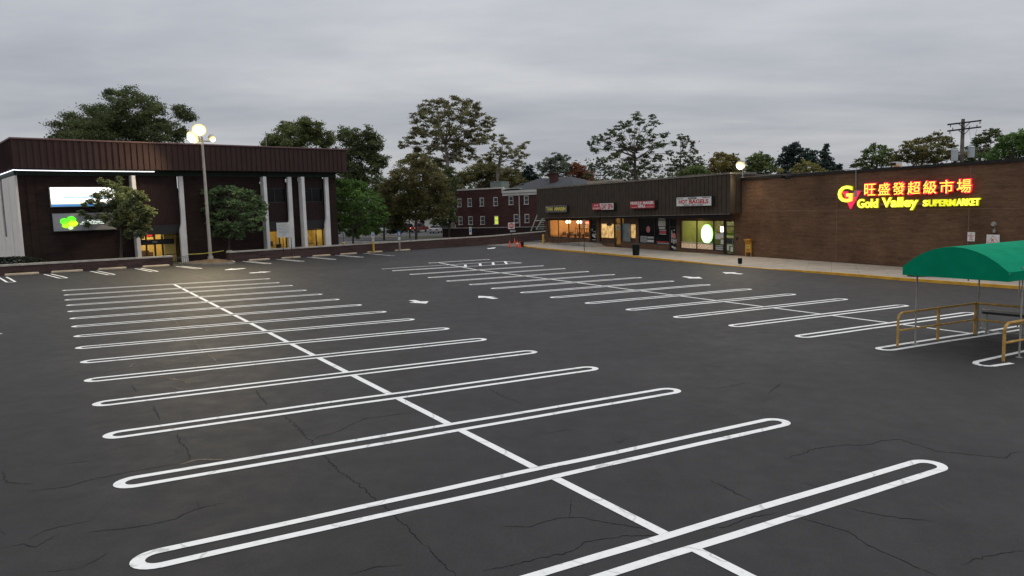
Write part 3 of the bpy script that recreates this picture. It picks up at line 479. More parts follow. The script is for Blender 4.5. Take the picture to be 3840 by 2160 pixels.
# painted markings ----------------------------------------------------
DZ = .006
WOB = random.Random(21)
def hairpin(a, b, w=.54, lw=.138, open_a=False):
    global r0
    r0 = w / 2; mb = MB(); A = Vector(a); B = Vector(b); d = (B - A).normalized(); s = Vector((-d.y, d.x)); Ln = (B - A).length
    def P(u, t): p = A + d * u + s * t; return p
    nl = max(4, int((Ln - w) / .6)); us = [r0 + (Ln - w) * i / nl for i in range(nl + 1)]
    ph = [WOB.uniform(0, 6.28) for _ in range(4)]; am = WOB.uniform(.006, .016)
    def wob(u, k): f = math.sin(math.pi * (u - r0) / (Ln - w)); return f * am * (math.sin(u * .9 + ph[k]) + .6 * math.sin(u * 2.3 + ph[k + 1]))
    for sg, k in ((1, 0), (-1, 2)):
        q = [((P(u, sg * r0 + wob(u, k) + WOB.uniform(-.003, .003))), (P(u, sg * (r0 - lw) + wob(u, k) + WOB.uniform(-.003, .003)))) for u in us]
        for (o0, i0), (o1, i1) in zip(q, q[1:]): mb.face([(p.x, p.y, gz(p.x, p.y) + DZ) for p in (o0, o1, i1, i0)])
    for end in ((r0, -1), (Ln - r0, 1)):
        if open_a and end[1] < 0: continue
        for k in range(12):
            t0 = -math.pi / 2 + math.pi * k / 12; t1 = t0 + math.pi / 12
            def E(t, r): p = A + d * (end[0] + end[1] * math.cos(t) * r * 1.15) + s * math.sin(t) * r; return (p.x, p.y, gz(p.x, p.y) + DZ)
            mb.face([E(t0, r0), E(t1, r0), E(t1, r0 - lw), E(t0, r0 - lw)])
    return struct(mb.build('parking_line', M_PAINT))
def line(mb, a, b, w=.145, dz=DZ):
    a = Vector(a); b = Vector(b); d = (b - a).normalized(); s = Vector((-d.y, d.x)) * w / 2
    mb.face([(p.x, p.y, gz(p.x, p.y) + dz) for p in (a - s, b - s, b + s, a + s)])
R1 = [(6.44, 10.9), (4.98, 13.29), (3.55, 15.78), (2.04, 18.17), (0.6, 20.47), (-0.89, 22.63), (-2.23, 24.89), (-3.72, 27.21), (-5.14, 29.48), (-6.61, 31.84), (-8.1, 34.09), (-9.5, 36.46), (-10.85, 38.53), (-12.4, 41.32), (-13.72, 43.17), (-15.2, 46.0)]
L1 = [(-2.9, 5.55), (-4.35, 7.91), (-5.86, 10.38), (-7.34, 12.79), (-8.81, 15.06), (-10.3, 17.35), (-11.73, 19.65), (-13.16, 21.85), (-14.51, 24.06), (-15.91, 26.29), (-17.27, 28.47), (-18.66, 30.66), (-20.07, 32.91), (-21.45, 35.09), (-22.89, 37.41), (-24.44, 39.84)]
L2 = [(10.19, 20.11), (8.79, 22.33), (7.4, 24.61), (6.01, 26.84), (4.6, 29.1), (3.19, 31.4), (1.81, 33.73), (0.45, 36.0), (-1.04, 38.18), (-2.32, 40.44), (-3.78, 42.82), (-5.15, 45.37), (-6.64, 48.01)]
R2 = [(19.2, 25.1), (17.2, 27.18), (15.95, 29.59), (14.58, 31.97), (13.13, 34.06), (11.9, 36.57), (10.51, 39.03), (9.08, 41.32), (7.71, 43.85), (6.44, 46.18), (5.09, 48.83), (3.74, 51.73), (2.34, 54.76)]
for a, b in zip(L1, R1): hairpin(a, b)
for a, b in zip(L2, R2): hairpin(a, b, .56, .15)
def cross(a, b, c, d):
    a, b, c, d = map(Vector, (a, b, c, d)); r = b - a; s = d - c; den = r.x * s.y - r.y * s.x
    t = ((c - a).x * s.y - (c - a).y * s.x) / den; return a + r * t
def spine(Ls, Rs, A, B):
    mb = MB(); X = [cross(a, b, A, B) for a, b in zip(Ls, Rs)]
    for p, q in zip(X, X[1:]):
        d = (q - p).normalized(); line(mb, p + d * .265, q - d * .265, .15, DZ)
    return mb, X
mb, X = spine(L1, R1, (2.03, 8.09), (-19.98, 43.19)); dd = (X[0] - X[1]).normalized(); line(mb, X[0] + dd * .265, X[0] + dd * 2.6, .15, DZ); struct(mb.build('centre_line', M_PAINT))
mb, X = spine(L2, R2, (13.6, 23.8), (-2.12, 50.89)); line(mb, X[-1] + (X[-1] - X[-2]).normalized() * .27, (-5.93, 59.7), .15, DZ); struct(mb.build('centre_line', M_PAINT))
# far bays with the hatched aisle
hb = MB()
for a, b in (((-9.43, 53.27), (-0.53, 60.36)), ((-0.53, 60.36), (0.8, 58.1)), ((-8.3, 51.2), (-.35, 56.95)), ((-.35, 56.95), (.8, 58.1)), ((-8.4, 51.62), (-3.5, 55.2))): line(hb, a, b, .17)
for a, b in (((-3.56, 56.85), (-3.41, 54.5)), ((-2.48, 58.1), (-2.33, 55.3)), ((-1.48, 59.1), (-1.37, 56.25)), ((-.53, 60.3), (-.35, 57.0))): line(hb, a, b, .2, DZ + .003)
struct(hb.build('hatched_aisle', M_PAINT))
hairpin((-6.65, 59.3), (-1.88, 63.3), .5)
# corral bay nearest the camera: one full leg and a short hook that fades out
cb2 = MB(); line(cb2, (10.55, 20.02 - .0), (10.9, 19.6), .01) if 0 else None
pts = [(14.6, 20.1), (11.74, 18.34), (11.56, 18.08), (11.60, 17.86), (11.78, 17.80), (12.5, 18.12)]
for a, b in zip(pts, pts[1:]): line(cb2, a, b, .14)
line(cb2, (14.6, 20.1), (20.0, 23.3), .14); struct(cb2.build('parking_line', M_PAINT))
for a, b in (((-36.4, 47.6), (-32.9, 43.3)), ((-34.64, 49.9), (-31.1, 45.6)), ((-33.05, 52.2), (-29.4, 48.2)), ((-31.2, 54.75), (-27.6, 50.7)), ((-29.15, 57.2), (-25.8, 53.2)), ((-26.9, 59.2), (-23.65, 55.7)), ((-23.6, 64.9), (-20.0, 60.7)), ((-21.45, 67.4), (-18.0, 63.4)), ((-19.4, 70.2), (-15.8, 65.7)), ((-17.4, 73.2), (-13.9, 68.6))):
    hairpin(a, b, .56, .13, open_a=True)
sb = MB(); line(sb, (-15.37, 76.15), (-11.6, 71.0), .15); line(sb, (-11.6, 71.0), (-11.2, 70.75), .15); struct(sb.build('parking_line', M_PAINT))
sb = MB(); line(sb, (-18.6, 24.5), (-17.45, 24.85), .16); struct(sb.build('parking_line', M_PAINT))
for P in ARROWS:
    a = MB(); a.face([(x, y, gz(x, y) + DZ) for x, y in P]); struct(a.build('painted_arrow', M_PAINT))

# cracks in the seal coat ----------------------------------------------
def cracks(name, polys, w, m, dz):
    mb = MB(); rnd = random.Random(5)
    for P in polys:
        Q = [Vector(P[0])]
        for a, b in zip(P, P[1:]):
            a = Vector(a); b = Vector(b); n = max(2, int((b - a).length / .055)); d = (b - a).normalized(); s = Vector((-d.y, d.x))
            for k in range(1, n + 1): Q.append(a + (b - a) * k / n + s * rnd.uniform(-.042, .042) * min(1, (b - a).length))
        nQ = len(Q)
        for i in range(nQ - 1):
            d = (Q[i + 1] - Q[i]).normalized(); s = Vector((-d.y, d.x))
            e0 = min(1, i / 5, (nQ - 1 - i) / 5) * .8 + .2; e1 = min(1, (i + 1) / 5, (nQ - 2 - i) / 5) * .8 + .2
            w0 = w * e0 * rnd.uniform(.4, 1.2); w1 = w * e1 * rnd.uniform(.4, 1.2)
            mb.face([(p.x, p.y, gz(p.x, p.y) + dz) for p in (Q[i] - s * w0 / 2, Q[i + 1] - s * w1 / 2, Q[i + 1] + s * w1 / 2, Q[i] + s * w0 / 2)])
    return struct(mb.build(name, m))
cracks('asphalt_cracks', CRACKS, .016, mat('crack_dark', (.0145, .014, .0145), .95), .003)  # cracks drawn as thin dark strips
cracks('sandy_cracks', TAN_CRACKS, .055, mat('crack_sand', (.17, .138, .098), .95, .4, 6), .0035)

# ================================================================== LOW BRICK WALLS
def lowwall(label, pts, heights, loc):
    """brick parapet following the ground, with a concrete coping"""
    (x0, y0), (x1, y1) = pts[0], pts[1]; ang = math.atan2(y1 - y0, x1 - x0)
    t = thing('low_brick_wall', label, 'wall', (x0, y0, gz(x0, y0)), ang)
    inv = Matrix.Rotation(-ang, 2); w = MB(); c = MB(); base = Vector((x0, y0)); z0 = gz(x0, y0)
    def loc2(p): return inv @ (Vector(p) - base)
    for (a, b, ha, hb) in zip(pts, pts[1:], heights, heights[1:]):
        d = (Vector(b) - Vector(a)).normalized(); n = Vector((-d.y, d.x)) * .32
        za, zb = gz(*a) - z0, gz(*b) - z0
        for mb, off, la, lb, ha_, hb_ in ((w, 0, -.25, -.25, ha - .13, hb - .13), (c, .05, ha - .13, hb - .13, ha, hb)):
            A0 = loc2(Vector(a) - n.normalized() * off); A1 = loc2(Vector(a) + n + n.normalized() * off); B0 = loc2(Vector(b) - n.normalized() * off); B1 = loc2(Vector(b) + n + n.normalized() * off)
            v = [(*A0, za + la), (*B0, zb + lb), (*B1, zb + lb), (*A1, za + la), (*A0, za + ha_), (*B0, zb + hb_), (*B1, zb + hb_), (*A1, za + ha_)]
            for q in ((0, 3, 2, 1), (4, 5, 6, 7), (0, 1, 5, 4), (1, 2, 6, 5), (2, 3, 7, 6), (3, 0, 4, 7)): mb.face([v[i] for i in q])
    w.build('brickwork', M_BRICK_W, t); c.build('coping', M_CAP, t)
    return t
lowwall('short low brick wall with pale coping in front of the lit bank sign', [(-41, 45.4), (-27.6, 60.0)], [.70, .82], 0)
lowwall('long low brick wall with pale coping running from lamp post island to the shops', [(-25.6, 66.4), (-24.6, 64.05), (-2.2, 94.55), (6.0, 109.6)], [.90, .91, 1.16, 1.3], 0)

# concrete wheel stops
def stop(a, b, label):
    a = Vector(a); b = Vector(b); mid = (a + b) / 2; ang = math.atan2((b - a).y, (b - a).x); l = (b - a).length / 2
    mb = MB(); mb.prism([(-.11, 0), (.11, 0), (.10, .09), (.06, .15), (-.06, .15), (-.10, .09)], lambda y, z: (-l + .03 * (z > .1), y, z), lambda y, z: (l - .03 * (z > .1), y, z))
    o = mb.build('wheel_stop', M_STOP, bevel=.012); o.location = (mid.x, mid.y, gz(mid.x, mid.y) + .002)
    o.rotation_euler = (0, math.atan(-(GA * math.cos(ang) + GB * math.sin(ang))), ang)
    tag(o, label, 'wheel stop', 'concrete wheel stops along the low walls')
WS_L = 'tan concrete wheel stop along the short brick wall under the lit bank sign'
WS_R = 'tan concrete wheel stop along the long brick wall near the white notice board'
for a, b, l in (((-35.4, 51.1), (-34.0, 52.6), WS_L), ((-33.55, 53.3), (-32.15, 54.8), WS_L), ((-31.5, 55.7), (-30.15, 57.15), WS_L), ((-29.3, 58.0), (-27.9, 59.5), 'tan concrete wheel stop at the wall end beside the entrance railing'),
                ((-23.45, 65.0), (-22.25, 66.7), 'stained wheel stop nearest the lamp post island on the long wall side'), ((-21.5, 67.9), (-20.3, 69.6), WS_R), ((-19.4, 70.75), (-18.15, 72.45), WS_R), ((-17.4, 73.6), (-16.15, 75.3), WS_R),
                ((-15.35, 76.8), (-14.1, 78.5), 'wheel stop in front of the sign on the yellow bollard'), ((-12.95, 80.0), (-11.6, 81.8), 'last wheel stop, in front of the blue sign on grey post')):
    d = Vector((b[0] - a[0], b[1] - a[1])).normalized(); n = Vector((d.y, -d.x)) * .48
    stop((a[0] + n.x, a[1] + n.y), (b[0] + n.x, b[1] + n.y), l)

# planted island round the lamp post
isl = [(-27.6, 60.9), (-26.75, 60.75), (-25.4, 60.2), (-24.3, 60.0), (-23.4, 60.5), (-23.1, 61.3), (-23.5, 62.6), (-24.35, 64.1), (-25.6, 66.2), (-27.4, 64.0)]
ib = MB(); cx_ = sum(p[0] for p in isl) / len(isl); cy_ = sum(p[1] for p in isl) / len(isl)
for i in range(len(isl)):
    a, b = isl[i], isl[(i + 1) % len(isl)]
    def q(p, f, h): x = p[0] + (cx_ - p[0]) * f; y = p[1] + (cy_ - p[1]) * f; return (x, y, gz(x, y) + h)
    ib.face([q(a, 0, 0), q(b, 0, 0), q(b, 0, .14), q(a, 0, .14)], 0); ib.face([q(a, 0, .14), q(b, 0, .14), q(b, .07, .14), q(a, .07, .14)], 0)
    ib.face([q(a, .07, .13), q(b, .07, .13), q(b, .5, .25), q(a, .5, .25)], 1); ib.face([q(a, .5, .25), q(b, .5, .25), (cx_, cy_, gz(cx_, cy_) + .42)], 1)
struct(ib.build('planting_island_ground', [M_CONC2, mat('mulch', (.085, .062, .04), .95, .5, 3)]))

# ================================================================== SHOP ROW (local frame: x along the front, y into the building, z up)
ANG_S = math.atan2(-.91649, .40006); ORG_S = (4.976, 94.75, 0)
shop = thing('shop_row', 'long single storey brick shop row with dark brown boarded fascia and lit windows', 'shop building', ORG_S, ANG_S)
def fb(s): return 2.44 + .0116 * (s + 1)          # underside of the fascia
w = MB(); ZB = -.85; ZT = 2.95
segs = [(-1.1, -.33, ZB, ZT), (-.33, 10.3, ZB, .0), (10.3, 10.55, ZB, ZT), (10.55, 12.0, ZB, -.30), (12.0, 12.6, ZB, ZT), (12.6, 15.72, ZB, -.28), (17.15, 20.0, ZB, -.12), (20.0, 20.55, ZB, ZT), (20.55, 25.85, ZB, -.16), (25.85, 27.0, 2.5, ZT), (27.0, 27.5, ZB, ZT), (27.5, 33.75, ZB, -.42), (35.1, 35.9, ZB, ZT),
        (-.33, 10.3, 2.22, ZT), (10.55, 12.0, 2.26, ZT), (12.6, 15.72, 2.5, ZT), (15.72, 17.15, 2.55, ZT), (17.15, 20.0, 2.5, ZT), (20.55, 25.85, 2.55, ZT), (27.5, 35.1, 2.3, ZT)]
for a, b, z0, z1 in segs: w.box(a, b, 0, .3, z0, z1)
w.box(-1.1, -.8, .3, 20, ZB, 6.0); w.box(-1.1, 35.9, 20, 20.3, ZB, 6.0); w.box(35.6, 35.9, .3, 20, ZB, 6.0)
w.build('wall', M_BRICK_R, shop)
f = MB(); k = -.95; BW = .57
f.box(-.93, 35.98, -1.16, -1.0, fb(0) + .02, 6.1, 1); f.box(-.93, -.8, -1.0, 0, fb(0) + .02, 6.1, 1); f.box(35.85, 35.98, -1.0, 0, fb(36) + .02, 6.1, 1)
while k < 36.0:
    e1 = min(k + BW - .065, 36.0); z = fb(k)
    f.box(k, e1, -1.20 - random.uniform(0, .006), -1.162, z, 6.12, 0); k += BW
for sd, xx in ((-.95, -.932), (35.982, 36.0)):
    y = -1.15
    while y < -.02: f.box(sd, xx, y, min(y + BW - .065, 0), fb(sd), 6.12, 0); y += BW
f.box(-.9, 35.9, -1.19, 0, fb(0) - .03, fb(0) + .0, 1) if 0 else None
f.build('fascia', [M_BROWN, M_GROOVE], shop)
sf = MB(); sf.face([(-.9, -1.15, fb(-.9) + .03), (35.9, -1.15, fb(35.9) + .03), (35.9, 0, fb(35.9) + .03), (-.9, 0, fb(-.9) + .03)])
sf.box(-.95, 36.0, -1.215, -1.16, fb(17) - .045, fb(17) - .012) if 0 else None
sf.build('soffit', mat('soffit_board', (.10, .09, .078), .8, .2, 2), shop)
tr = MB()
for i in range(12):
    a = -.95 + i * 36.95 / 12; b = a + 36.95 / 12; tr.face([(a, -1.225, fb(a) - .04), (b, -1.225, fb(b) - .04), (b, -1.225, fb(b) + .01), (a, -1.225, fb(a) + .01)])
tr.build('drip_edge', M_FASC, shop)
rf = MB(); rf.box(-.9, 35.9, -1.0, 20.2, 6.0, 6.1); rf.build('roof', M_FLATR, shop)
cpn = MB()
for i in range(12):
    a = -1.0 + i * 37.05 / 12; b = a + 37.05 / 12 - .02; cpn.box(a, b, -1.27, -.95, 6.11 + random.uniform(0, .02), 6.29 + random.uniform(-.015, .015))
cpn.box(-1.0, -.85, -.95, 20, 6.11, 6.28); cpn.box(35.9, 36.05, -.95, 1.5, 6.11, 6.28)
cpn.build('coping', M_FASC, shop)
vt = MB(); vt.box(14.3, 14.8, .2, .6, 6.1, 6.45); vt.box(14.2, 14.9, .1, .7, 6.45, 6.55); vt.build('roof_vent', M_GREYM, shop)
vt = MB(); vt.box(6.5, 11.5, 2.0, 4.0, 6.1, 6.75); vt.build('roof_unit', mat('tan_metal', (.36, .29, .22), .7), shop)

def window(name, s0, s1, z0, z1, mull, glass, y=.10, frame=M_DARKM, fw_=.09, parent=None, transom=None):
    p = parent or shop
    fr = MB(); e = .004
    xsn = [s0] + list(mull) + [s1]
    for x in xsn:
        c = min(max(x, s0 + fw_ / 2), s1 - fw_ / 2); fr.box(c - fw_ / 2, c + fw_ / 2, y - .05, y + .05, z0 + e, z1 - e)
    for a, b in zip(xsn, xsn[1:]):
        for zz0, zz1 in ((z0 + e, z0 + fw_), (z1 - fw_, z1 - e)) + (((transom - .04, transom + .04),) if transom else ()):
            fr.box(a + fw_ * (.5 if a != s0 else 1) + .002, b - fw_ * (.5 if b != s1 else 1) - .002, y - .045, y + .045, zz0, zz1)
    o = fr.build(name, frame, p)
    gl = MB(); gl.face([(s0 + .03, y, z0 + .03), (s1 - .03, y, z0 + .03), (s1 - .03, y, z1 - .03), (s0 + .03, y, z1 - .03)])
    gl.build('pane', glass, o)
    return o
def room(name, s0, s1, z0, z1, depth, m, floor=None, y0=.32, parent=None):
    r = MB()
    r.face([(s0, depth, z0), (s1, depth, z0), (s1, depth, z1), (s0, depth, z1)], 0)
    r.face([(s0, y0, z0), (s0, depth, z0), (s0, depth, z1), (s0, y0, z1)], 0); r.face([(s1, y0, z0), (s1, depth, z0), (s1, depth, z1), (s1, y0, z1)], 0)
    r.face([(s0, y0, z1), (s1, y0, z1), (s1, depth, z1), (s0, depth, z1)], 1); r.face([(s0, y0, z0), (s1, y0, z0), (s1, depth, z0), (s0, depth, z0)], 2)
    me_o = r.build(name, [m, M_PWHITE, floor or mat('brown_floor', (.16, .1, .06), .6)], parent or shop)
    return me_o
def plight(loc, energy, color, parent, rad=.15, name='room_light'):
    l = bpy.data.lights.new(name, 'POINT'); l.energy = energy; l.color = color; l.shadow_soft_size = rad
    o = bpy.data.objects.new(name, l); C.objects.link(o); o.location = loc; o.parent = parent
    return o
# --- restaurant with orange walls
room('dining_room', -.25, 10.25, -.35, 2.75, 4.5, mat('orange_wall', (.60, .35, .16), .8, .12, .8))
wt = window('window', -.33, 10.3, .0, 2.22, [2.42, 5.18, 7.86], M_GLASS)
rl = MB(); rl.box(1.0, 5.2, 3.2, 3.3, .95, 1.03); [rl.box(1.0 + i * .6, 1.06 + i * .6, 3.22, 3.28, .45, .95) for i in range(8)]; rl.box(7.0, 10.2, 3.0, 3.1, 1.5, 1.58); rl.box(8.6, 10.2, 3.1, 3.12, 1.6, 2.5)
rl.build('dining_divider', mat('dark_wood', (.05, .022, .012), .5), shop)
tb = MB()
for i in range(5):
    x = .6 + i * 2.0; tb.box(x, x + 1.1, 1.6, 2.6, .36, .42); tb.box(x + .45, x + .65, 2.0, 2.2, -.35, .36)
    for dx in (-.35, 1.15): tb.box(x + dx, x + dx + .4, 1.8, 2.3, .1, .16); tb.box(x + dx + (.0 if dx < 0 else .35), x + dx + (.05 if dx < 0 else .4), 1.8, 2.3, .16, .62)
tb.build('dining_tables', mat('table_wood', (.17, .10, .05), .6), shop)
for x, e in ((2.0, 150), (5.5, 150), (8.8, 75)): plight((x, 2.4, 2.3), e * .85, (1.0, .72, .40), shop)
pl = MB(); pl.lathe([(.02, -.2), (.22, -.16), (.33, 0), (.30, .10), (.16, .17), (.04, .2)], (0, 0, 0), 16); pl.tube([(0, 0, .2), (0, 0, .75)], .012, 6)
M_GLOBE = emit('globe_glow', (1.0, .80, .50), 6.0)
for i, (x, lab) in enumerate(((3.55, 'left of two glowing oval pendant lamps behind the orange restaurant windows'), (6.4, 'right of two glowing oval pendant lamps behind the orange restaurant windows'))):
    if i == 0: o0 = pl.build('pendant_lamp', M_GLOBE, None, smooth=True); o = o0
    else: o = o0.copy(); C.objects.link(o)
    o.matrix_world = Matrix.Translation(ORG_S) @ Matrix.Rotation(ANG_S, 4, 'Z') @ Matrix.Translation((x, .9, 1.92)); tag(o, lab, 'pendant lamp', 'oval pendant lamps in the restaurant')
ns = thing('neon_sign', 'small red glowing open sign in the top corner of the restaurant window', 'neon sign', ORG_S, ANG_S)
MB().box(9.1, 10.05, .18, .22, 1.72, 2.06).build('sign_panel', mat('neon_back', (.10, .02, .01), .5), ns)
text('lettering', 'OPEN', emit('neon_red', (1.0, .16, .08), 5.0), ns, 9.18, 9.97, 1.78, 2.0, .17, .012, .03)
def door(s0, s1, z0, z1, mtop, glass, label=None):
    d = window('door', s0, s1, z0, z1, [], glass, y=.12, fw_=.12, transom=mtop)
    h = MB(); h.tube([(s1 - .2, .02, z0 + .75), (s1 - .2, .02, z0 + 1.35)], .022, 6); h.box(s1 - .21, s1 - .19, .02, .08, z0 + .8, z0 + .83); h.box(s1 - .21, s1 - .19, .02, .08, z0 + 1.27, z0 + 1.3)
    h.build('handle', M_GREYM, d)
    return d
d1 = door(10.55, 12.0, -.30, 2.26, 1.75, M_DGLASS)
st = MB()
for x0, x1, z0, z1 in ((10.75, 10.9, 1.0, 1.2), (10.8, 11.8, .55, .62), (10.85, 11.5, .3, .5), (11.2, 11.7, .2, .28), (10.8, 11.7, -.08, -.02), (11.0, 11.6, .85, .9)): st.box(x0, x1, .105, .112, z0, z1)
st.build('sticker', M_TRIM, d1)
# --- spa with lit lace curtains
def curtainmat(name, c, strength):  # glow put into the cloth colour, standing in for room light behind
    n = NB(name); o = n.obj(); s = n.n('ShaderNodeSeparateXYZ'); n.l(o, s.inputs[0])
    mp = n.n('ShaderNodeMapping'); n.l(o, mp.inputs[0]); mp.inputs['Scale'].default_value = (9, 1, 1.2)
    a = n.ramp(n.noise(1.0, 5, .6, mp.outputs[0]), [(.3, .35), (.7, 1.25)]); b = n.ramp(n.noise(2.4, 4), [(.3, .45), (.7, 1.3)])
    c_ = n.mix(1.0, n.mix(1.0, c, a, 'MULTIPLY'), b, 'MULTIPLY'); n.col(c_); n.l(c_, n.b.inputs['Emission Color']); n.b.inputs['Emission Strength'].default_value = strength; n.rough(.9); return n.m
M_LACE = curtainmat('lit_lace_curtain', (.92, .60, .25), .85)
M_DRAPE = mat('brown_drape', (.13, .065, .04), .9, .35, 6)
w2 = window('window', 12.6, 15.72, -.28, 2.5, [], M_GLASS); w3 = window('window', 17.15, 20.0, -.12, 2.5, [], M_GLASS)
def curtain(s0, s1, z0, z1, y, m, name):
    c = MB(); n = int((s1 - s0) / .06)
    for i in range(n):
        x0 = s0 + (s1 - s0) * i / n; x1 = s0 + (s1 - s0) * (i + 1) / n; y0 = y + .03 * math.sin(i * 1.3); y1 = y + .03 * math.sin((i + 1) * 1.3)
        e = .04 * abs(math.sin(i * .55)); c.face([(x0, y0, z0 + e), (x1, y1, z0 + .04 * abs(math.sin((i + 1) * .55))), (x1, y1, z1), (x0, y0, z1)])
    return c.build(name, m, shop)
curtain(12.65, 15.7, .22, 1.78, .28, M_LACE, 'curtain'); curtain(12.65, 15.7, -.28, .40, .36, M_DRAPE, 'curtain'); curtain(12.65, 15.7, 1.70, 2.5, .36, M_DRAPE, 'curtain')
curtain(18.75, 19.98, .32, 1.78, .28, M_LACE, 'curtain'); curtain(17.2, 19.98, -.12, .44, .36, M_DRAPE, 'curtain'); curtain(17.2, 19.98, 1.7, 2.5, .36, M_DRAPE, 'curtain')
MB().box(17.2, 18.72, .16, .18, -.1, 1.86).build('window_poster', mat('pale_blue_poster', (.46, .53, .56), .6, .15, 1.5), w3)
pst = MB(); random.seed(4)
for i in range(18): z = 1.7 - i * .1; pst.box(17.26, 17.34 + random.uniform(.05, .4), .15, .155, z, z + .05)
pst.build('poster_print', mat('grey_print', (.20, .25, .26), .7), w3)
room('spa_room', 12.65, 20.0, -.6, 2.6, 4.0, mat('spa_wall', (.6, .45, .2), .8))
plight((16.4, 1.5, 1.9), 60, (1, .74, .33), shop)
d2 = door(15.76, 17.1, -.62, 2.52, 1.82, M_GLASS)
cur = MB(); cur.box(15.9, 16.95, .9, .94, -.5, 1.7); cur.build('door_blind', curtainmat('lit_door_blind', (1.0, .70, .22), 1.15), d2)
dp = MB(); dp.box(16.1, 16.8, .14, .15, 1.15, 1.7); dp.build('door_poster', M_TRIM, d2)
dl = MB(); dl.lathe([(.02, 0), (.25, .03), (.30, .12), (.22, .26), (.1, .34), (.03, .4)], (15.35, -.35, 1.6), 12); dl.tube([(15.35, -.35, 2.0), (15.35, -.35, 2.6)], .015, 6)
o = dl.build('hanging_basket', M_BLACK); o.matrix_world = Matrix.Translation(ORG_S) @ Matrix.Rotation(ANG_S, 4, 'Z'); tag(o, 'dark hanging basket under the soffit left of the bright yellow spa door', 'hanging basket')
# --- grill with dark glass and stickers
w4 = window('window', 20.55, 25.85, -.16, 2.55, [23.3], M_DGLASS)
def decal(parent, boxes, m, y=.095, name='window_decal'):
    for x0, x1, z0, z1 in boxes: MB().box(x0, x1, y - .006, y, z0, z1).build(name, m, parent)
decal(w4, [(23.95, 25.05, 2.3, 2.5), (23.9, 25.1, 1.65, 2.22), (24.0, 25.05, 1.38, 1.58), (24.1, 25.2, 1.22, 1.3), (24.1, 25.2, .86, .92)], M_TRIM)
decal(w4, [(24.1, 25.2, .96, 1.18), (23.6, 25.6, .06, .16)], M_SIGNR, .094)
decal(w4, [(23.75, 25.7, -.1, .02)], mat('frost', (.3, .36, .34), .6), .094); decal(w4, [(20.75, 21.9, -.02, .62), (21.98, 23.1, .40, .6), (21.98, 23.1, .02, .28)], mat('grey_decal', (.40, .40, .39), .7, .4, 12), .094)
rd = MB(); rd.prism([(22.15 + .34 * math.cos(t * math.pi / 8), 1.32 + .34 * math.sin(t * math.pi / 8)) for t in range(16)], lambda a, b: (a, .088, b), lambda a, b: (a, .094, b)); rd.build('window_decal', M_PINK, w4)
text('lettering', 'ACHIEVE', M_WHITE, w4, 22.02, 23.08, .06, .24, .085, .003, .02); print_rows(w4, M_SIGNK, [(20.82, 21.85, z_, z_ + .07) for z_ in (.04, .18, .32, .46)], .085, 5)
d3 = door(25.85, 27.0, -.68, 2.5, 1.6, M_DGLASS)
decal(d3, [(26.05, 26.15, .55, 1.3), (26.4, 26.6, 1.25, 1.35), (26.05, 26.2, .1, .5), (26.35, 26.5, -.0, .45), (26.5, 26.75, .25, .35), (26.75, 26.9, .05, .45), (26.05, 26.35, -.3, -.22), (26.1, 26.7, -.42, -.3), (26.4, 26.8, -.62 + .1, -.45)], M_TRIM, .112)
rd = MB(); rd.prism([(26.45 + .28 * math.cos(t * math.pi / 8), .78 + .28 * math.sin(t * math.pi / 8)) for t in range(16)], lambda a, b: (a, .105, b), lambda a, b: (a, .112, b)); rd.build('sticker', M_PINK, d3)
# --- bagel shop
room('bagel_room', 27.4, 35.1, -.75, 2.6, 4.0, mat('olive_wall', (.46, .44, .16), .8, .15, .8))
w5 = window('window', 27.5, 33.75, -.42, 2.3, [29.95, 32.3], M_GLASS)
for x in (28.8, 31.5): plight((x, 2.4, 2.3), 40, (1.0, .94, .55), shop)
plight((33.6, 2.2, 2.2), 22, (1, .95, .8), shop)
def foodmat():
    n = NB('bagel_photo'); v = n.n('ShaderNodeTexVoronoi'); v.inputs['Scale'].default_value = 4.5; n.l(n.obj(), v.inputs['Vector'])
    a = n.ramp(v.outputs['Distance'], [(0, (.75, .62, .42)), (.35, (.62, .36, .16)), (.6, (.36, .14, .06)), (.8, (.7, .62, .5))])
    n.col(n.mix(n.noise(7, 4), a, (.65, .5, .35))); n.l(n.mix(n.noise(7, 4), a, (.65, .5, .35)), n.b.inputs['Emission Color']); n.b.inputs['Emission Strength'].default_value = .32; n.rough(.6); return n.m  # weak emission put into the poster so it looks backlit
M_FOOD = foodmat()
decal(w5, [(27.65, 29.85, -.36, .12), (30.03, 32.2, -.36, .12)], M_FOOD, .09, 'window_poster'); decal(w5, [(27.6, 29.88, .19, .25), (30.02, 32.22, .19, .25)], M_TRIM, .09)
ctr = MB(); ctr.box(27.8, 33.2, 2.6, 3.2, -.7, .45); ctr.box(28.0, 31.5, 3.7, 3.95, 1.0, 2.2); ctr.build('shop_counter', mat('counter', (.2, .17, .1), .6, .4, 2), shop)
decal(w5, [(32.55, 33.2, .62, 1.12), (33.22, 33.65, .75, 1.25), (33.25, 33.65, .2, .6)], M_TRIM, .09); decal(w5, [(32.4, 33.68, -.36, .16)], M_SIGNK, .092)
decal(w5, [(32.6, 33.5, .0, .07), (32.55, 33.55, -.14, -.08), (32.6, 33.5, -.3, -.2)], M_TRIM, .085)
d4 = door(33.8, 35.08, -.70, 2.3, 1.75, M_GLASS)
decal(d4, [(34.0, 34.9, .3, .75)], M_SIGNK, .112); decal(d4, [(34.0, 34.85, .85, .93), (34.1, 34.7, .1, .2), (34.05, 34.3, -.3, .1), (34.5, 34.8, -.4, .0)], M_TRIM, .11)
text('lettering', '207', M_WHITE, d4, 34.15, 34.75, 1.85, 2.12, .105, .004, .02)
rs = thing('round_neon_sign', 'glowing white oval window sign with green rim in the bagel shop', 'neon sign', ORG_S, ANG_S)
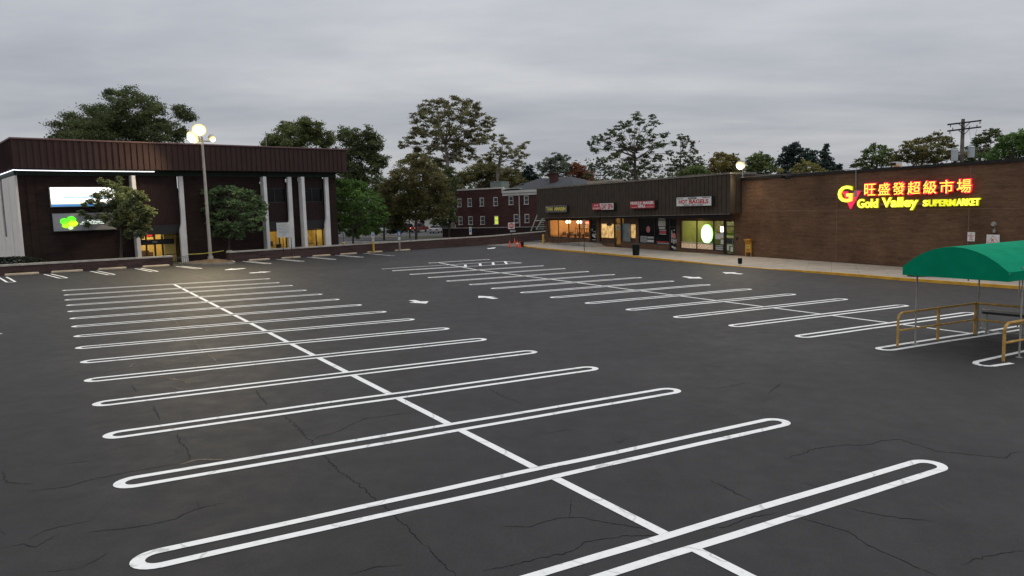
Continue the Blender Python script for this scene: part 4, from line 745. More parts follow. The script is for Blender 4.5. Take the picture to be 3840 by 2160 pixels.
ov = MB(); ov.prism([(31.2 + .80 * math.cos(t * math.pi / 16), 1.05 + .86 * math.sin(t * math.pi / 16)) for t in range(32)], lambda a, b: (a, .20, b), lambda a, b: (a, .26, b)); ov.build('rim', emit('green_neon', (.25, 1.0, .12), 2.2), rs)
ov = MB(); ov.prism([(31.2 + .73 * math.cos(t * math.pi / 16), 1.05 + .79 * math.sin(t * math.pi / 16)) for t in range(32)], lambda a, b: (a, .19, b), lambda a, b: (a, .197, b)); ov.build('face', emit('oval_white', (.97, 1.0, .88), 3.5), rs)
sq = thing('small_lit_sign', 'small square glowing sign in the bagel shop window beside the door', 'lit sign', ORG_S, ANG_S)
MB().box(33.05, 33.5, .2, .24, 1.25, 1.72).build('face', emit('warm_white', (1, .93, .86), 3.0), sq); MB().box(33.0, 33.55, .243, .28, 1.2, 1.77).build('case', M_BLACK, sq)
# soffit downlights over the pavement (lit pools on the concrete in front of the shops)
for x in (16.4, 30.6):
    l = bpy.data.lights.new('soffit_light', 'SPOT'); l.energy = 55; l.color = (1, .66, .34); l.spot_size = R(120); l.spot_blend = 1; l.shadow_soft_size = .1
    o = bpy.data.objects.new('soffit_light', l); C.objects.link(o); o.parent = shop; o.location = (x, -.5, fb(x) - .02)
    MB().box(x - .12, x + .12, -.62, -.38, fb(x) + .0, fb(x) + .025).build('downlight', emit('downlight_glow', (1, .7, .4), 4.0), shop)

# --- shop signs: light boxes hung on the fascia
def lightbox(label, s0, s1, z0, z1, mface, name='shop_sign', d=.34):
    t = thing(name, label, 'shop sign', ORG_S, ANG_S, 'signs on the brown shop fascia')
    MB().box(s0, s1, -1.22 - d, -1.222, z0, z1).build('case', M_SIGNK, t, bevel=.02)
    MB().box(s0 + .03, s1 - .03, -1.22 - d - .012, -1.222 - d, z0 + .03, z1 - .03).build('face', mface, t)
    return t, -1.22 - d - .016
t, y = lightbox('dark blue shop sign with gold letters at the left end of the brown fascia', 2.3, 7.85, 3.2, 3.95, M_NAVY)
text('lettering', 'THAI', M_GOLD, t, 2.52, 4.22, 3.35, 3.81, y, .02, .03); text('lettering', 'AMARIN', M_GOLD, t, 4.62, 7.60, 3.35, 3.81, y, .02, .03)
fr = MB(); fr.box(2.3, 7.85, y - .02, y + .01, 3.19, 3.25); fr.box(2.3, 7.85, y - .02, y + .01, 3.90, 3.96); fr.box(2.29, 2.36, y - .02, y + .01, 3.255, 3.895); fr.box(7.79, 7.86, y - .02, y + .01, 3.255, 3.895); fr.build('frame', M_GREYM, t)
t, y = lightbox('half red half white shop sign above the lit lace curtains', 13.82, 18.3, 3.36, 4.09, M_WHITE)
rdp = MB(); rdp.prism([(13.85, 3.38), (15.75, 3.38), (15.62, 3.7), (15.42, 4.07), (13.85, 4.07)], lambda a, b: (a, y - .004, b), lambda a, b: (a, y + .003, b)); rdp.build('red_panel', M_SIGNR, t)
text('lettering', 'DAY', M_SIGNR, t, 15.85, 16.95, 3.44, 4.01, y, .006, .03); text('lettering', 'SPA', M_SIGNR, t, 17.12, 18.2, 3.44, 4.01, y, .006, .03); text('lettering', 'Jennifer', M_WHITE, t, 14.25, 15.25, 3.74, 3.98, y - .008, .004, .01, shear=.3); text('lettering', 'Springfield', M_WHITE, t, 13.98, 15.55, 3.41, 3.68, y - .008, .004, .015, shear=.3)
t, y = lightbox('all red shop sign with white block letters above the dark shop windows', 21.43, 25.72, 3.44, 4.19, M_SIGNR)
text('lettering', 'MUSCLE', M_WHITE, t, 21.55, 23.5, 3.84, 4.12, y, .01, .045); text('lettering', 'MAKER', M_WHITE, t, 23.75, 25.58, 3.84, 4.12, y, .01, .045); text('lettering', 'GRILL', M_WHITE, t, 22.85, 24.2, 3.53, 3.80, y, .01, .045)
print_rows(t, M_TRIM, [(21.75, 22.7, 3.53, 3.585), (24.4, 25.5, 3.56, 3.615)], y)
t, y = lightbox('white shop sign with large red letters at the right end of the brown fascia', 29.13, 34.05, 3.56, 4.39, M_WHITE)
text('lettering', 'HOT', M_SIGNR, t, 29.5, 30.75, 3.78, 4.15, y, .006, .035); text('lettering', 'BAGELS', M_SIGNR, t, 31.0, 33.65, 3.78, 4.15, y, .006, .035); text('lettering', 'BREAKFAST • LUNCH • CATERING', M_SIGNK, t, 30.2, 32.95, 3.62, 3.73, y, .004, .01)
pp = MB(); pp.prism([(31.45 + .62 * math.cos(a) * (1 if abs(math.cos(a)) < .98 else 1), 4.25 + .075 * max(-1, min(1, 2.2 * math.sin(a)))) for a in [i * math.pi / 12 for i in range(24)]], lambda a, b: (a, y - .006, b), lambda a, b: (a, y, b)); pp.build('name_plate', M_SIGNK, t)
text('lettering', 'SPRINGFIELD', M_WHITE, t, 30.95, 31.95, 4.215, 4.285, y - .009, .002, .01); print_rows(t, M_SIGNK, [(29.25, 30.15, 4.21, 4.28), (32.8, 33.85, 4.25, 4.32)], y, 3)

# --- ramp with black railing
def thing_in(frame_org, ang, name, label, cat, group=None): return thing(name, label, cat, frame_org, ang, group)
rp_ = MB()
rp_.face([(2.6, -2.2, -.70), (9.4, -2.2, -.34), (9.4, -.02, -.34), (2.6, -.02, -.70)]); rp_.face([(9.4, -2.2, -.34), (12.6, -2.2, -.34), (12.6, -.02, -.34), (9.4, -.02, -.34)])
rp_.face([(2.6, -2.2, -.70), (9.4, -2.2, -.34), (9.4, -2.2, -.95), (2.6, -2.2, -.95)]); rp_.face([(9.4, -2.2, -.34), (12.6, -2.2, -.34), (12.6, -2.2, -.95), (9.4, -2.2, -.95)])
rp_.face([(12.6, -2.2, -.34), (12.6, -.02, -.34), (14.2, -.02, -.72), (14.2, -2.2, -.72)]); rp_.face([(12.6, -2.2, -.34), (14.2, -2.2, -.72), (14.2, -2.2, -.95), (12.6, -2.2, -.95)])
o = rp_.build('access_ramp', M_CONC2); o.matrix_world = Matrix.Translation(ORG_S) @ Matrix.Rotation(ANG_S, 4, 'Z'); struct(o)
ral = thing('ramp_railing', 'thin black railing along the concrete ramp below the restaurant windows', 'railing', ORG_S, ANG_S)
def rz_(s): return -.70 + .36 * min(1, max(0, (s - 2.6) / 6.8))
for s in (2.9, 5.1, 7.2, 9.4, 11.6): MB().tube([(s, -2.1, rz_(s) - .02), (s, -2.1, rz_(s) + .95)], .028, 6).build('post', M_DARKM, ral)
MB().tube([(2.9, -2.1, rz_(2.9) + .95), (9.4, -2.1, rz_(9.4) + .95), (11.6, -2.1, .61), (12.4, -2.1, .61)], .026, 6).build('top_rail', M_DARKM, ral)
MB().tube([(2.9, -2.1, rz_(2.9) + .5), (9.4, -2.1, rz_(9.4) + .5), (11.6, -2.1, .16)], .02, 6).build('mid_rail', M_DARKM, ral)

# ================================================================== SUPERMARKET
mk_ = thing('supermarket_building', 'long windowless brown brick supermarket building with black roof edge', 'supermarket building', ORG_S, ANG_S)
MB().box(35.905, 80, .0, .35, -1.3, 5.7).box(36.2, 36.5, .36, 26, -.9, 5.7).box(36.2, 80, 26, 26.3, -.9, 5.7).box(79.7, 80, .36, 26, -1.2, 5.7).build('wall', M_BRICK_R, mk_)
jt = MB()
for x in (45.88, 55.62, 65.5): jt.box(x - .022, x + .022, -.006, .0, -.9, 5.6)
jt.box(35.92, 80, -.005, -.001, 3.04, 3.075); jt.box(35.92, 80, -.004, 0, 2.98, 3.04) if 0 else None
jt.build('control_joint', mat('pale_joint', (.185, .125, .09), .9, .3, 3), mk_)
re_ = MB()
for i in range(15): re_.box(36.0 + i * 2.93, 36.0 + i * 2.93 + 2.915, -.10 - random.uniform(0, .012), .4, 5.64 + random.uniform(-.012, .012), 5.82 + random.uniform(-.014, .014))
re_.build('roof_edge', M_BLKEDGE, mk_); MB().box(36.2, 79.9, .42, 26, 5.55, 5.68).build('roof', M_FLATR, mk_)
ed = MB(); ed.box(36.0, 47.0, -.104, -.02, 5.838, 5.87); ed.build('edge_flashing', M_FASC, mk_)
up_ = MB()
for x, y_, sx2, sz2 in ((50.2, 3, .3, .35), (56.0, 5, .4, .3), (66, 5, 1.2, .9)): up_.box(x, x + sx2, y_, y_ + sx2, 5.68, 5.68 + sz2)
up_.build('roof_vent', M_GREYM, mk_)
cd = MB(); cd.tube([(47.75, .25, 5.95), (47.62, -.05, 5.98), (47.55, -.12, 5.8), (47.55, -.06, 4.45)], .03, 6); cd.tube([(47.6, -.06, 4.33), (48.6, -.06, 4.33)], .02, 6); cd.box(47.45, 47.7, -.14, 0, 3.95, 4.42); cd.tube([(47.6, -.05, 3.95), (47.6, -.05, 3.3)], .02, 6)
cd.build('conduit', M_GREYM, mk_)
# flood lights on the roof edge
def flood(label, s, zc_, yaw, m):
    t = thing('floodlight', label, 'floodlight', ORG_S, ANG_S, 'unlit floodlights on the supermarket roof edge')
    MB().tube([(s, -.05, zc_ - .12), (s, -.3, zc_ - .1), (s, -.42, zc_)], .03, 6).build('bracket', M_GREYM, t)
    b = MB(); b.prism([(-.28, -.05), (.24, -.16), (.28, .12), (-.2, .16)], lambda a, c: (s - .22, -.6 + a, zc_ + .05 + c), lambda a, c: (s + .22, -.6 + a, zc_ + .05 + c)); b.build('housing', m, t, bevel=.02)
    MB().box(s - .19, s + .19, -.9, -.882, zc_ - .02, zc_ + .16).build('lens', M_DGLASS, t)
flood('dark unlit floodlight at the roof edge near the shop row', 41.6, 5.55, 0, M_DARKM)
flood('white floodlight at the roof edge above the red Chinese characters', 51.1, 5.9, 0, M_TRIM)
# illuminated sign
gs = thing('supermarket_sign', 'glowing red and yellow channel letter sign with Chinese characters on the brown brick', 'lit sign', ORG_S, ANG_S)
E_Y = emit('letter_yellow', (1.0, .93, .10), 1.25); E_YR = emit('letter_yellow_rim', (.75, .80, .0), .62); E_YD = emit('letter_yellow_dim', (.85, .80, .05), .7)
E_R = emit('letter_red', (1.0, .015, .06), 1.3); E_O = emit('letter_orange', (1.0, .78, .07), 1.35); E_V = emit('emblem_red', (1.0, .03, .10), .75)
BAR = mat('sign_raceway', (.21, .10, .085), .7)
MB().box(48.55, 55.5, -.14, -.003, 4.27, 4.5).build('raceway', BAR, gs); MB().box(48.0, 56.2, -.12, -.003, 3.32, 3.5).build('raceway', BAR, gs)
CN = '旺盛發超級市場'
for i, ch in enumerate(CN):
    a = 48.37 + i * 1.098; dz = .0
    text('letter', ch, E_R, gs, a - .03, a + .91, 4.0 - .03, 4.82 + .03, -.16, .05, .024); text('letter', ch, E_O, gs, a + .0, a + .88, 4.02, 4.80, -.225, .008, .0)
def two(s, x0, x1, z0, z1, m=E_Y, b=.02, sp_=1.0):
    text('letter', s, E_YR, gs, x0 - .03, x1 + .03, z0 - .025, z1 + .025, -.15, .05, b + .016, spacing=sp_); text('letter', s, m, gs, x0, x1, z0, z1, -.21, .008, b, spacing=sp_)
two('Gold', 47.8, 49.42, 3.20, 3.79); two('Valley', 49.75, 52.38, 3.03, 3.84); two('S', 52.75, 53.06, 3.25, 3.62, b=.022); two('UPERM', 53.14, 54.85, 3.25, 3.63, E_YD, .015); two('ARKET', 54.95, 56.36, 3.26, 3.66, b=.022)
two('G', 46.12, 47.33, 3.62, 4.74, b=.012)
vv = MB(); vv.prism([(46.40, 4.36), (46.85, 4.36), (47.13, 3.72), (47.45, 4.36), (47.95, 4.36), (47.15, 3.12)], lambda a, b: (a, -.13, b), lambda a, b: (a, -.02, b)); vv.build('emblem', E_V, gs)
# wall signs and lamp right of the lit sign
ws = thing('no_parking_sign', 'small white wall sign with red print on brown brick above green canopy', 'sign', ORG_S, ANG_S)
MB().box(55.6, 56.05, -.03, -.008, 1.14, 1.68).build('panel', M_WHITE, ws); text('lettering', 'NO\nPARKING\nFIRE\nZONE', M_SIGNR, ws, 55.66, 55.99, 1.2, 1.62, -.031, .002, .015)
ws = thing('truss_sign', 'white square sign with red letter R in a triangle on the brown brick', 'sign', ORG_S, ANG_S)
MB().box(56.75, 57.5, -.03, -.008, .82, 1.56).build('panel', M_WHITE, ws); text('lettering', 'R', M_SIGNR, ws, 57.04, 57.22, 1.14, 1.32, -.032, .002, .02)
tr3 = MB(); a = [(57.13, 1.5), (56.8, 1.1), (57.46, 1.1)]
for i in range(3): tr3.bar((a[i][0], -.033, a[i][1]), (a[(i + 1) % 3][0], -.033, a[(i + 1) % 3][1]), .004, .018)
tr3.build('triangle', M_SIGNR, ws); MB().box(56.8, 57.46, -.032, -.0305, .86, 1.0).build('red_band', M_PINK, ws)
wl = thing('alarm_bell', 'round pale alarm bell on the brown brick above the triangle sign', 'alarm bell', ORG_S, ANG_S)
b = MB(); b.prism([(57.14 + .16 * math.cos(t * math.pi / 8), 2.16 + .16 * math.sin(t * math.pi / 8)) for t in range(16)], lambda a, b_: (57.14 + (a - 57.14) * .7, -.12, 2.16 + (b_ - 2.16) * .7), lambda a, b_: (a, -.01, b_)); b.build('gong', M_GREYM, wl)
MB().box(57.14, 57.28, -.1, 0, 1.68, 1.86).tube([(57.2, -.02, 1.86), (57.2, -.02, 2.0)], .015, 6).build('horn', M_GREYM, wl)

# ================================================================== MAROON ROOFED BANK BUILDING
ORG_L = (-29.6, 64.5, 0); ANG_L = R(41.5)
bank = thing('bank_building', 'two storey dark brick building with broad ribbed maroon roof band and pale columns', 'office building', ORG_L, ANG_L)
def ML(): return Matrix.Translation(ORG_L) @ Matrix.Rotation(ANG_L, 4, 'Z')
w = MB(); ZB = -1.2
for a, b, z0, z1 in ((-10.95, -3.1, ZB, 7.4), (1.16, 8.18, ZB, 7.4), (11.2, 11.98, ZB, 7.4), (15.1, 16.1, ZB, 7.4)): w.box(a, b, 0, .35, z0, z1)
w.box(-10.95, -10.6, .35, 28, ZB, 7.4); w.box(15.75, 16.1, .35, 28, ZB, 7.4); w.box(-10.95, 16.1, 28, 28.3, ZB, 7.4)
w.box(-10.4, -9.9, -.06, -.001, ZB, 7.35)
w.build('wall', M_BRICK_L, bank)
bm_ = MB(); bm_.box(-10.95, 16.1, -.12, .3, 7.402, 7.93); bm_.box(-11.1, -10.62, .3, 28, 7.402, 7.93); bm_.build('beam', M_GREENB, bank)
so = MB(); so.box(-11.2, 16.85, -.95, -.122, 7.84, 7.92); so.box(-11.2, -11.12, -.12, 28, 7.84, 7.92); so.build('soffit', M_GREENB, bank)
fa = MB(); fa.box(-11.28, 16.9, -1.0, -.96, 7.86, 10.08, 1); fa.box(-11.28, -11.24, -.95, 28.5, 7.86, 10.08, 1); fa.box(16.86, 16.9, -.95, 28.5, 7.86, 10.08, 1)
x = -11.26
while x < 16.8:
    fa.box(x, x + .03, -1.07, -1.0, 7.87, 10.04, 1); fa.box(x + .03, x + .43, -1.012, -1.0, 7.88, 10.02, 1); x += .46
y = -.9
while y < 28: fa.box(-11.35, -11.28, y, y + .03, 7.87, 10.04, 1); fa.box(16.9, 16.97, y, y + .03, 7.87, 10.04, 1); y += .46
fa.build('roof_band', [M_MAROON, M_MAROON], bank)
ct = MB(); ct.box(-11.36, 17.0, -1.1, -.9, 10.085, 10.19); ct.box(-11.36, -11.18, -.9, 28.5, 10.085, 10.19); ct.box(16.8, 17.0, -.9, 28.5, 10.085, 10.19)
ct.build('roof_coping', mat('maroon_coping', (.17, .09, .09), .5, .12, 1), bank)
MB().box(-11.2, 16.8, -.9, 28.4, 9.7, 9.85).build('roof', M_FLATR, bank)
an = MB(); an.tube([(10.4, 3, 9.85), (10.4, 3, 12.0)], .03, 5); an.build('antenna', M_GREYM, bank)
ld = MB(); ld.tube([(-1.3, -1.0, 7.73), (-8.2, -1.0, 7.72), (-11.0, -1.0, 7.74), (-11.27, -.98, 7.76), (-11.27, 12, 7.74)], .032, 6)
ld.build('light_strip', emit('cool_led', (.86, .86, 1.0), 2.2), bank)
lb_ = MB(); lb_.box(-11.2, -1.3, -.99, -.955, 7.77, 7.84); lb_.build('light_bracket', M_GREENB, bank)
# columns: left ones are deep fins, right ones flare at the foot
for a in (-3.1, 8.18, 11.98): MB().box(a, a + .31, -.9, -.125, ZB, 7.40).build('column', M_COL, bank, bevel=.02)
for a, b in ((.80, 1.16), (10.8, 11.19), (14.7, 15.08)):
    c = MB(); c.prism([(a - .24, ZB), (b - .05, ZB), (b, 7.40), (a, 7.40), (a - .02, 4.0), (a - .05, 3.3), (a - .20, 2.7)], lambda p, q: (p, -.42, q), lambda p, q: (p, -.125, q)); c.build('column', M_COL, bank)
def ribbed(s0, s1, z0, z1, y):
    p = MB(); p.box(s0, s1, y, y + .06, z0, z1); x = s0 + .1
    while x < s1 - .05: p.box(x, x + .04, y - .035, y - .001, z0, z1); x += .21
    return p.build('rib_panel', M_MARDK, bank)
ribbed(-2.78, .8, 3.2, 7.4, .12)
M_YROOM = mat('yellow_lobby_wall', (.60, .45, .15), .8, .12, 1.0)
for s0, s1 in ((8.5, 10.8), (12.3, 14.7)):
    ribbed(s0, s1, 6.38, 7.4, .12); ribbed(s0, s1, 3.2, 4.96, .12)
    window('window', s0, s1, 4.962, 6.378, [(s0 + s1) / 2], M_DGLASS, y=.2, parent=bank)
    k = MB(); k.box(s0, s1, .1, 1.0, 2.32, 3.195); k.build('lintel', M_BLACK, bank)
    room('lit_room', s0, s1, ZB, 2.31, 3.2, M_YROOM, parent=bank); window('window', s0, s1, ZB + .2, 2.3, [s0 + (s1 - s0) * .68], M_GLASS, y=.6, parent=bank)
    plight(((s0 + s1) / 2, 1.6, 2.0), 30, (1.0, .82, .46), bank)
    fz = MB(); fz.box(s0 + .15, s0 + 1.4, 1.8, 2.3, .75, 1.25) if s0 < 9 else fz.box(s0 + .05, s0 + 1.05, 1.2, 1.8, .72, 1.6)
    fz.box(s0 + 1.55, s0 + 2.0, 1.2, 1.5, .6, .95) if s0 < 9 else fz.box(s0 + 1.2, s0 + 2.3, 2.4, 2.5, .8, .86); fz.build('room_furniture', mat('dark_furniture', (.03, .022, .015), .6), bank)
# recessed entrance
k = MB(); k.box(-2.78, .8, .125, 1.3, 2.42, 3.19); k.box(-2.78, -2.6, .13, 1.4, ZB, 3.04); k.box(.72, .8, .13, 1.4, ZB, 3.04); k.build('entrance_reveal', M_BLACK, bank)
room('lobby', -2.6, .7, ZB + .2, 3.0, 5.0, M_YROOM, y0=1.5, parent=bank); plight((-1.0, 3.2, 2.6), 125, (1.0, .86, .58), bank); plight((.1, .75, 2.6), 20, (1.0, .80, .36), bank, .1)
ew = window('entrance_door', -2.6, -.35, -.5, 2.95, [-1.75, -1.05], M_GLASS, y=1.4, fw_=.14, parent=bank)
MB().box(-2.6, .55, 1.30, 1.36, 1.52, 1.98).build('door_header', M_BLACK, ew); MB().box(-1.25, -.85, 1.29, 1.298, 1.68, 1.84).build('number_plate', M_GREYM, ew)
MB().box(-.30, .68, 1.36, 1.46, -.5, 2.9).build('yellow_panel', M_YROOM, bank); MB().box(-.2, .6, 1.33, 1.358, .58, .63).build('push_bar', M_BLACK, ew)
ex = thing('exit_sign', 'small red glowing exit sign above the entrance doors of the maroon roofed building', 'exit sign', ORG_L, ANG_L)
MB().box(-1.75, -1.2, 1.16, 1.22, 2.2, 2.48).build('case', M_BLACK, ex); text('lettering', 'EXIT', emit('exit_red', (1, .06, .04), 1.6), ex, -1.7, -1.25, 2.26, 2.42, 1.155, .004, .03)
lf = MB(); lf.box(-2.4, -1.95, 4.2, 4.9, -.9, 1.25); lf.box(-1.5, -.7, 4.5, 4.95, -.9, .9); lf.box(-.95, -.45, 4.3, 4.6, .35, .75); lf.box(-2.2, -1.2, 4.9, 4.98, 1.6, 2.2); lf.build('lobby_furniture', mat('brown_furniture', (.10, .055, .025), .6), bank)
# pale side elevation with a tall dark window slot
sd = MB(); sd.box(-11.12, -10.96, -.02, 6.6, ZB, 7.39); sd.box(-11.12, -10.96, 8.0, 28, ZB, 7.39); sd.box(-11.10, -10.96, 6.602, 7.998, ZB, 2.6); sd.box(-11.16, -11.121, 3.2, 3.7, ZB, 7.3)
sd.build('side_panel', M_PWHITE, bank)
so_ = MB(); so_.box(-11.04, -10.96, 6.61, 7.99, 2.61, 7.39); so_.build('side_window', M_DGLASS, bank)
# light box signs on the brick
sg = thing('bank_sign', 'bright white backlit sign with blue base stripe on the dark brick', 'lit sign', ORG_L, ANG_L)
MB().box(-8.95, -4.2, -.30, -.02, 4.92, 6.5).build('case', M_GREYM, sg)
MB().box(-8.9, -4.25, -.312, -.302, 5.32, 6.45).build('face', emit('sign_face_white', (1.0, .99, .94), 1.9), sg)
MB().box(-8.9, -4.25, -.312, -.302, 5.13, 5.318).build('lower_face', emit('sign_face_cream', (.92, .85, .70), .85), sg); MB().box(-8.9, -4.25, -.312, -.302, 4.96, 5.128).build('blue_stripe', emit('sign_stripe_blue', (.06, .24, .55), .75), sg)
print_rows(sg, emit('sign_text_blue', (.45, .66, .92), .85), [(-8.05, -5.0, 5.58, 5.76)], -.314, 2); print_rows(sg, emit('sign_text_tan', (.62, .58, .48), .7), [(-8.05, -5.4, 5.40, 5.47)], -.314, 4)
sg = thing('clover_sign', 'grey sign with glowing green four part leaf emblem under the bright white sign', 'lit sign', ORG_L, ANG_L)
MB().box(-8.95, -4.35, -.28, -.02, 2.95, 4.46).build('case', M_GREENB, sg); MB().box(-8.9, -4.4, -.292, -.282, 3.02, 4.40).build('face', mat('sign_grey', (.34, .34, .36), .5, .08, 2), sg)
E_G = emit('emblem_green', (.10, 1.0, .02), 1.25)
for cxl, czl, rr, mm in ((-8.12, 3.78, .30, E_G), (-7.62, 3.92, .31, E_G), (-7.52, 3.60, .32, emit('emblem_lime', (.5, 1.0, .02), 1.5)), (-8.02, 3.48, .30, emit('emblem_lime2', (.35, 1.0, .02), 1.3)), (-7.72, 3.25, .17, emit('emblem_pale', (.6, 1.0, .35), 1.2))):
    q = MB(); q.prism([(cxl + rr * math.cos(t * math.pi / 8) * (1.0 + .12 * math.cos(2 * t)), czl + rr * .8 * math.sin(t * math.pi / 8)) for t in range(16)], lambda a, b: (a, -.33, b), lambda a, b: (a, -.294, b)); q.build('leaf_emblem', mm, sg)
print_rows(sg, emit('sign_text_white', (.85, 1.0, .85), 1.0), [(-7.05, -5.3, 3.50, 3.56), (-6.9, -5.1, 3.62, 3.72), (-6.5, -5.0, 3.77, 3.83)], -.3, 6)
# black railing at the entrance gap and the yellow tape
gr = thing('entrance_railing', 'short black metal railing with curved top at the gap beside the wall end', 'railing', (0, 0, 0))
gp = [(-27.45, 60.1), (-27.2, 60.45), (-26.95, 60.75), (-26.7, 61.0)]
G_ = MB(); G_.tube([(x, y, gz(x, y) + .62 + .12 * i / 3) for i, (x, y) in enumerate(gp)], .022, 6); G_.tube([(x, y, gz(x, y) + .5 + .12 * i / 3) for i, (x, y) in enumerate(gp)], .016, 6); G_.build('top_rail', M_DARKM, gr)
for i in range(8):
    f = i / 7; x = gp[0][0] + (gp[-1][0] - gp[0][0]) * f; y = gp[0][1] + (gp[-1][1] - gp[0][1]) * f; MB().tube([(x, y, gz(x, y) - .02), (x, y, gz(x, y) + .5 + .12 * f)], .014, 5).build('baluster', M_DARKM, gr)
tp = MB(); P_ = [(-27.05, 61.7, .74), (-26.3, 62.6, .72), (-25.7, 63.4, .76), (-25.2, 64.6, .83)]
for a, b in zip(P_, P_[1:]): tp.bar(a, b, .006, .06)
tag(tp.build('barrier_tape', mat('tape_yellow', (.5, .42, .07), .5)), 'yellow barrier tape strung from the column to the long low wall', 'tape')

# ================================================================== LAMP POST AND ROOF LAMP
E_GLARE = emit('glare_mid', (1.0, .80, .42), 1.25)  # graded emissive rings round the lens paint the lamp's glare halo
E_GLARE2 = emit('glare_outer', (1.0, .62, .22), .62)
E_GLARE3 = emit('glare_inner', (1.0, .90, .62), 2.2)
def head(t, c, yaw, tilt, spot, em, size=.5, col=(1.0, .80, .46)):
    """flood head: housing, glowing lens, painted glare rings, and the light it gives off"""
    M_ = Matrix.Translation(c) @ Matrix.Rotation(yaw, 4, 'Z') @ Matrix.Rotation(tilt, 4, 'X')
    h = MB(); s = size; h.prism([(-s * .8, -.06), (s * .8, -.06), (s * .6, .2), (-s * .6, .2)], lambda a, b: M_ @ Vector((a, -s * .7, b)), lambda a, b: M_ @ Vector((a, s * .7, b))); h.build('lamp_head', M_GREYM, t)
    n = 18
    for nm, mm, rings in (('outer_glare_ring', E_GLARE2, ((1.0, -.065), (1.08, -.12), (1.0, -.16))), ('mid_glare_ring', E_GLARE, ((1.0, -.161), (.90, -.22), (.80, -.27))), ('inner_glare_ring', E_GLARE3, ((.80, -.271), (.68, -.32))), ('lens', em, ((.68, -.321), (.45, -.38), (.0, -.42)))):
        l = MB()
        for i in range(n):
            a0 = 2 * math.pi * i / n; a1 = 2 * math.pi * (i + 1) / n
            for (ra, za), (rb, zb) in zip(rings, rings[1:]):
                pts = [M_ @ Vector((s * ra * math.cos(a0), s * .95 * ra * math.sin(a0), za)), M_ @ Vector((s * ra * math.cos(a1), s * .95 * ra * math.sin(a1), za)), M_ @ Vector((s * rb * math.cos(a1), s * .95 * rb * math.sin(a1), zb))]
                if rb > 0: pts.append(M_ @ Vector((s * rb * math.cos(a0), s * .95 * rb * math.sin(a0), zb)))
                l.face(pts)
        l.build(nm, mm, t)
    if spot:
        ld = bpy.data.lights.new('lamp_light', 'SPOT'); ld.energy = spot; ld.color = col; ld.spot_size = R(150); ld.spot_blend = .9; ld.shadow_soft_size = .25
        o = bpy.data.objects.new('lamp_light', ld); C.objects.link(o); o.parent = t
        o.matrix_local = Matrix.Translation(M_ @ Vector((0, 0, -.5))) @ (Matrix.Rotation(yaw, 4, 'Z') @ Matrix.Rotation(tilt, 4, 'X'))
lx, ly = -25.95, 63.5; lz = gz(lx, ly) + .3
lp = thing('parking_lot_lamp', 'tall pale pole with three glaring warm flood heads in front of the maroon roofed building', 'lamp post', (lx, ly, lz))
MB().tube([(0, 0, -.1), (0, 0, .25)], [.24, .22], 12).tube([(0, 0, .25), (0, 0, 10.3)], [.15, .10], 12).build('pole', mat('galvanised_pole', (.40, .37, .33), .55, .15, 2, .2), lp)
MB().tube([(-.55, -.1, 10.02), (.8, .1, 10.02)], .05, 8).tube([(0, 0, 10.2), (0, 0, 10.6)], .06, 8).build('bracket', M_GREYM, lp)
E_L = emit('flood_lens', (1.0, .88, .58), 14.0); E_L2 = emit('flood_lens_far', (1.0, .93, .72), 7.0)
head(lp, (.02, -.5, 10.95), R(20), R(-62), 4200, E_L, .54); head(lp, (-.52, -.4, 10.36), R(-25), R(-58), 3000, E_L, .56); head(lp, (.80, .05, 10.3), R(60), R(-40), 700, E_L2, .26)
rl_ = thing('roof_lamp', 'bright flood lamp on a short pole at the right end of the shop row roof', 'floodlight', (19.28, 61.3, 6.1))
MB().tube([(0, 0, -.3), (0, 0, .62)], .04, 8).build('pole', M_GREYM, rl_)
MB().box(-.12, .12, -.12, .12, -.3, -.22).build('base', M_GREYM, rl_)
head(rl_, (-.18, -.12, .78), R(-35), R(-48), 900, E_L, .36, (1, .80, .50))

# ================================================================== BRICK HOUSE BEYOND
ORG_H = (-8.0, 128.0, 0); ANG_H = math.atan2(-.663, .749)
hs = thing('brick_house', 'two storey red brick house with white trimmed windows and grey shingle hip roof', 'house', ORG_H, ANG_H)
w = MB(); w.box(-2.12, 9.3, 0, 12, -2.5, 7.05); w.box(9.3, 24, -.12, 12, -2.5, 6.0); w.build('wall', M_BRICK_H, hs)
pa = MB(); pa.box(-2.2, 9.45, -.10, .25, 7.055, 7.28); pa.box(9.15, 9.46, -.2, 1.6, 6.3, 7.05); pa.box(9.5, 24.2, -.45, -.122, 6.25, 6.62); pa.box(9.4, 24.2, -.3, -.124, 5.82, 6.24); pa.build('cornice', M_TRIM, hs)
rf = MB(); e0, e1 = -.45, 12.4
rf.face([(9.3, e0, 6.62), (24.4, e0, 6.62), (19.0, 5.5, 8.6), (12.6, 5.5, 8.6)]); rf.face([(9.3, e1, 6.62), (12.6, 5.5, 8.6), (19.0, 5.5, 8.6), (24.4, e1, 6.62)]); rf.face([(24.4, e0, 6.62), (24.4, e1, 6.62), (19.0, 5.5, 8.6)]); rf.face([(9.3, e0, 6.62), (12.6, 5.5, 8.6), (9.3, e1, 6.62)])
rf.box(-2.0, 9.1, .3, 11.8, 6.8, 6.95); rf.build('roof', M_ROOF, hs)
MB().box(9.6, 13.0, -.3, 1.2, 6.9, 6.98).build('skylight_flashing', M_TRIM, hs); MB().tube([(11.0, 2.2, 7.45), (11.6, 2.6, 7.75)], .22, 8).build('roof_vent', M_BLACK, hs); MB().lathe([(.35, 0), (.33, .15), (.1, .3)], (15.2, 4.2, 8.45), 10).build('roof_vent', M_TRIM, hs)
ch = MB(); ch.box(17.0, 18.15, 2.6, 3.5, 7.2, 9.05); ch.box(16.92, 18.23, 2.52, 3.58, 9.05, 9.2); ch.build('chimney', M_BRICK_H, hs)
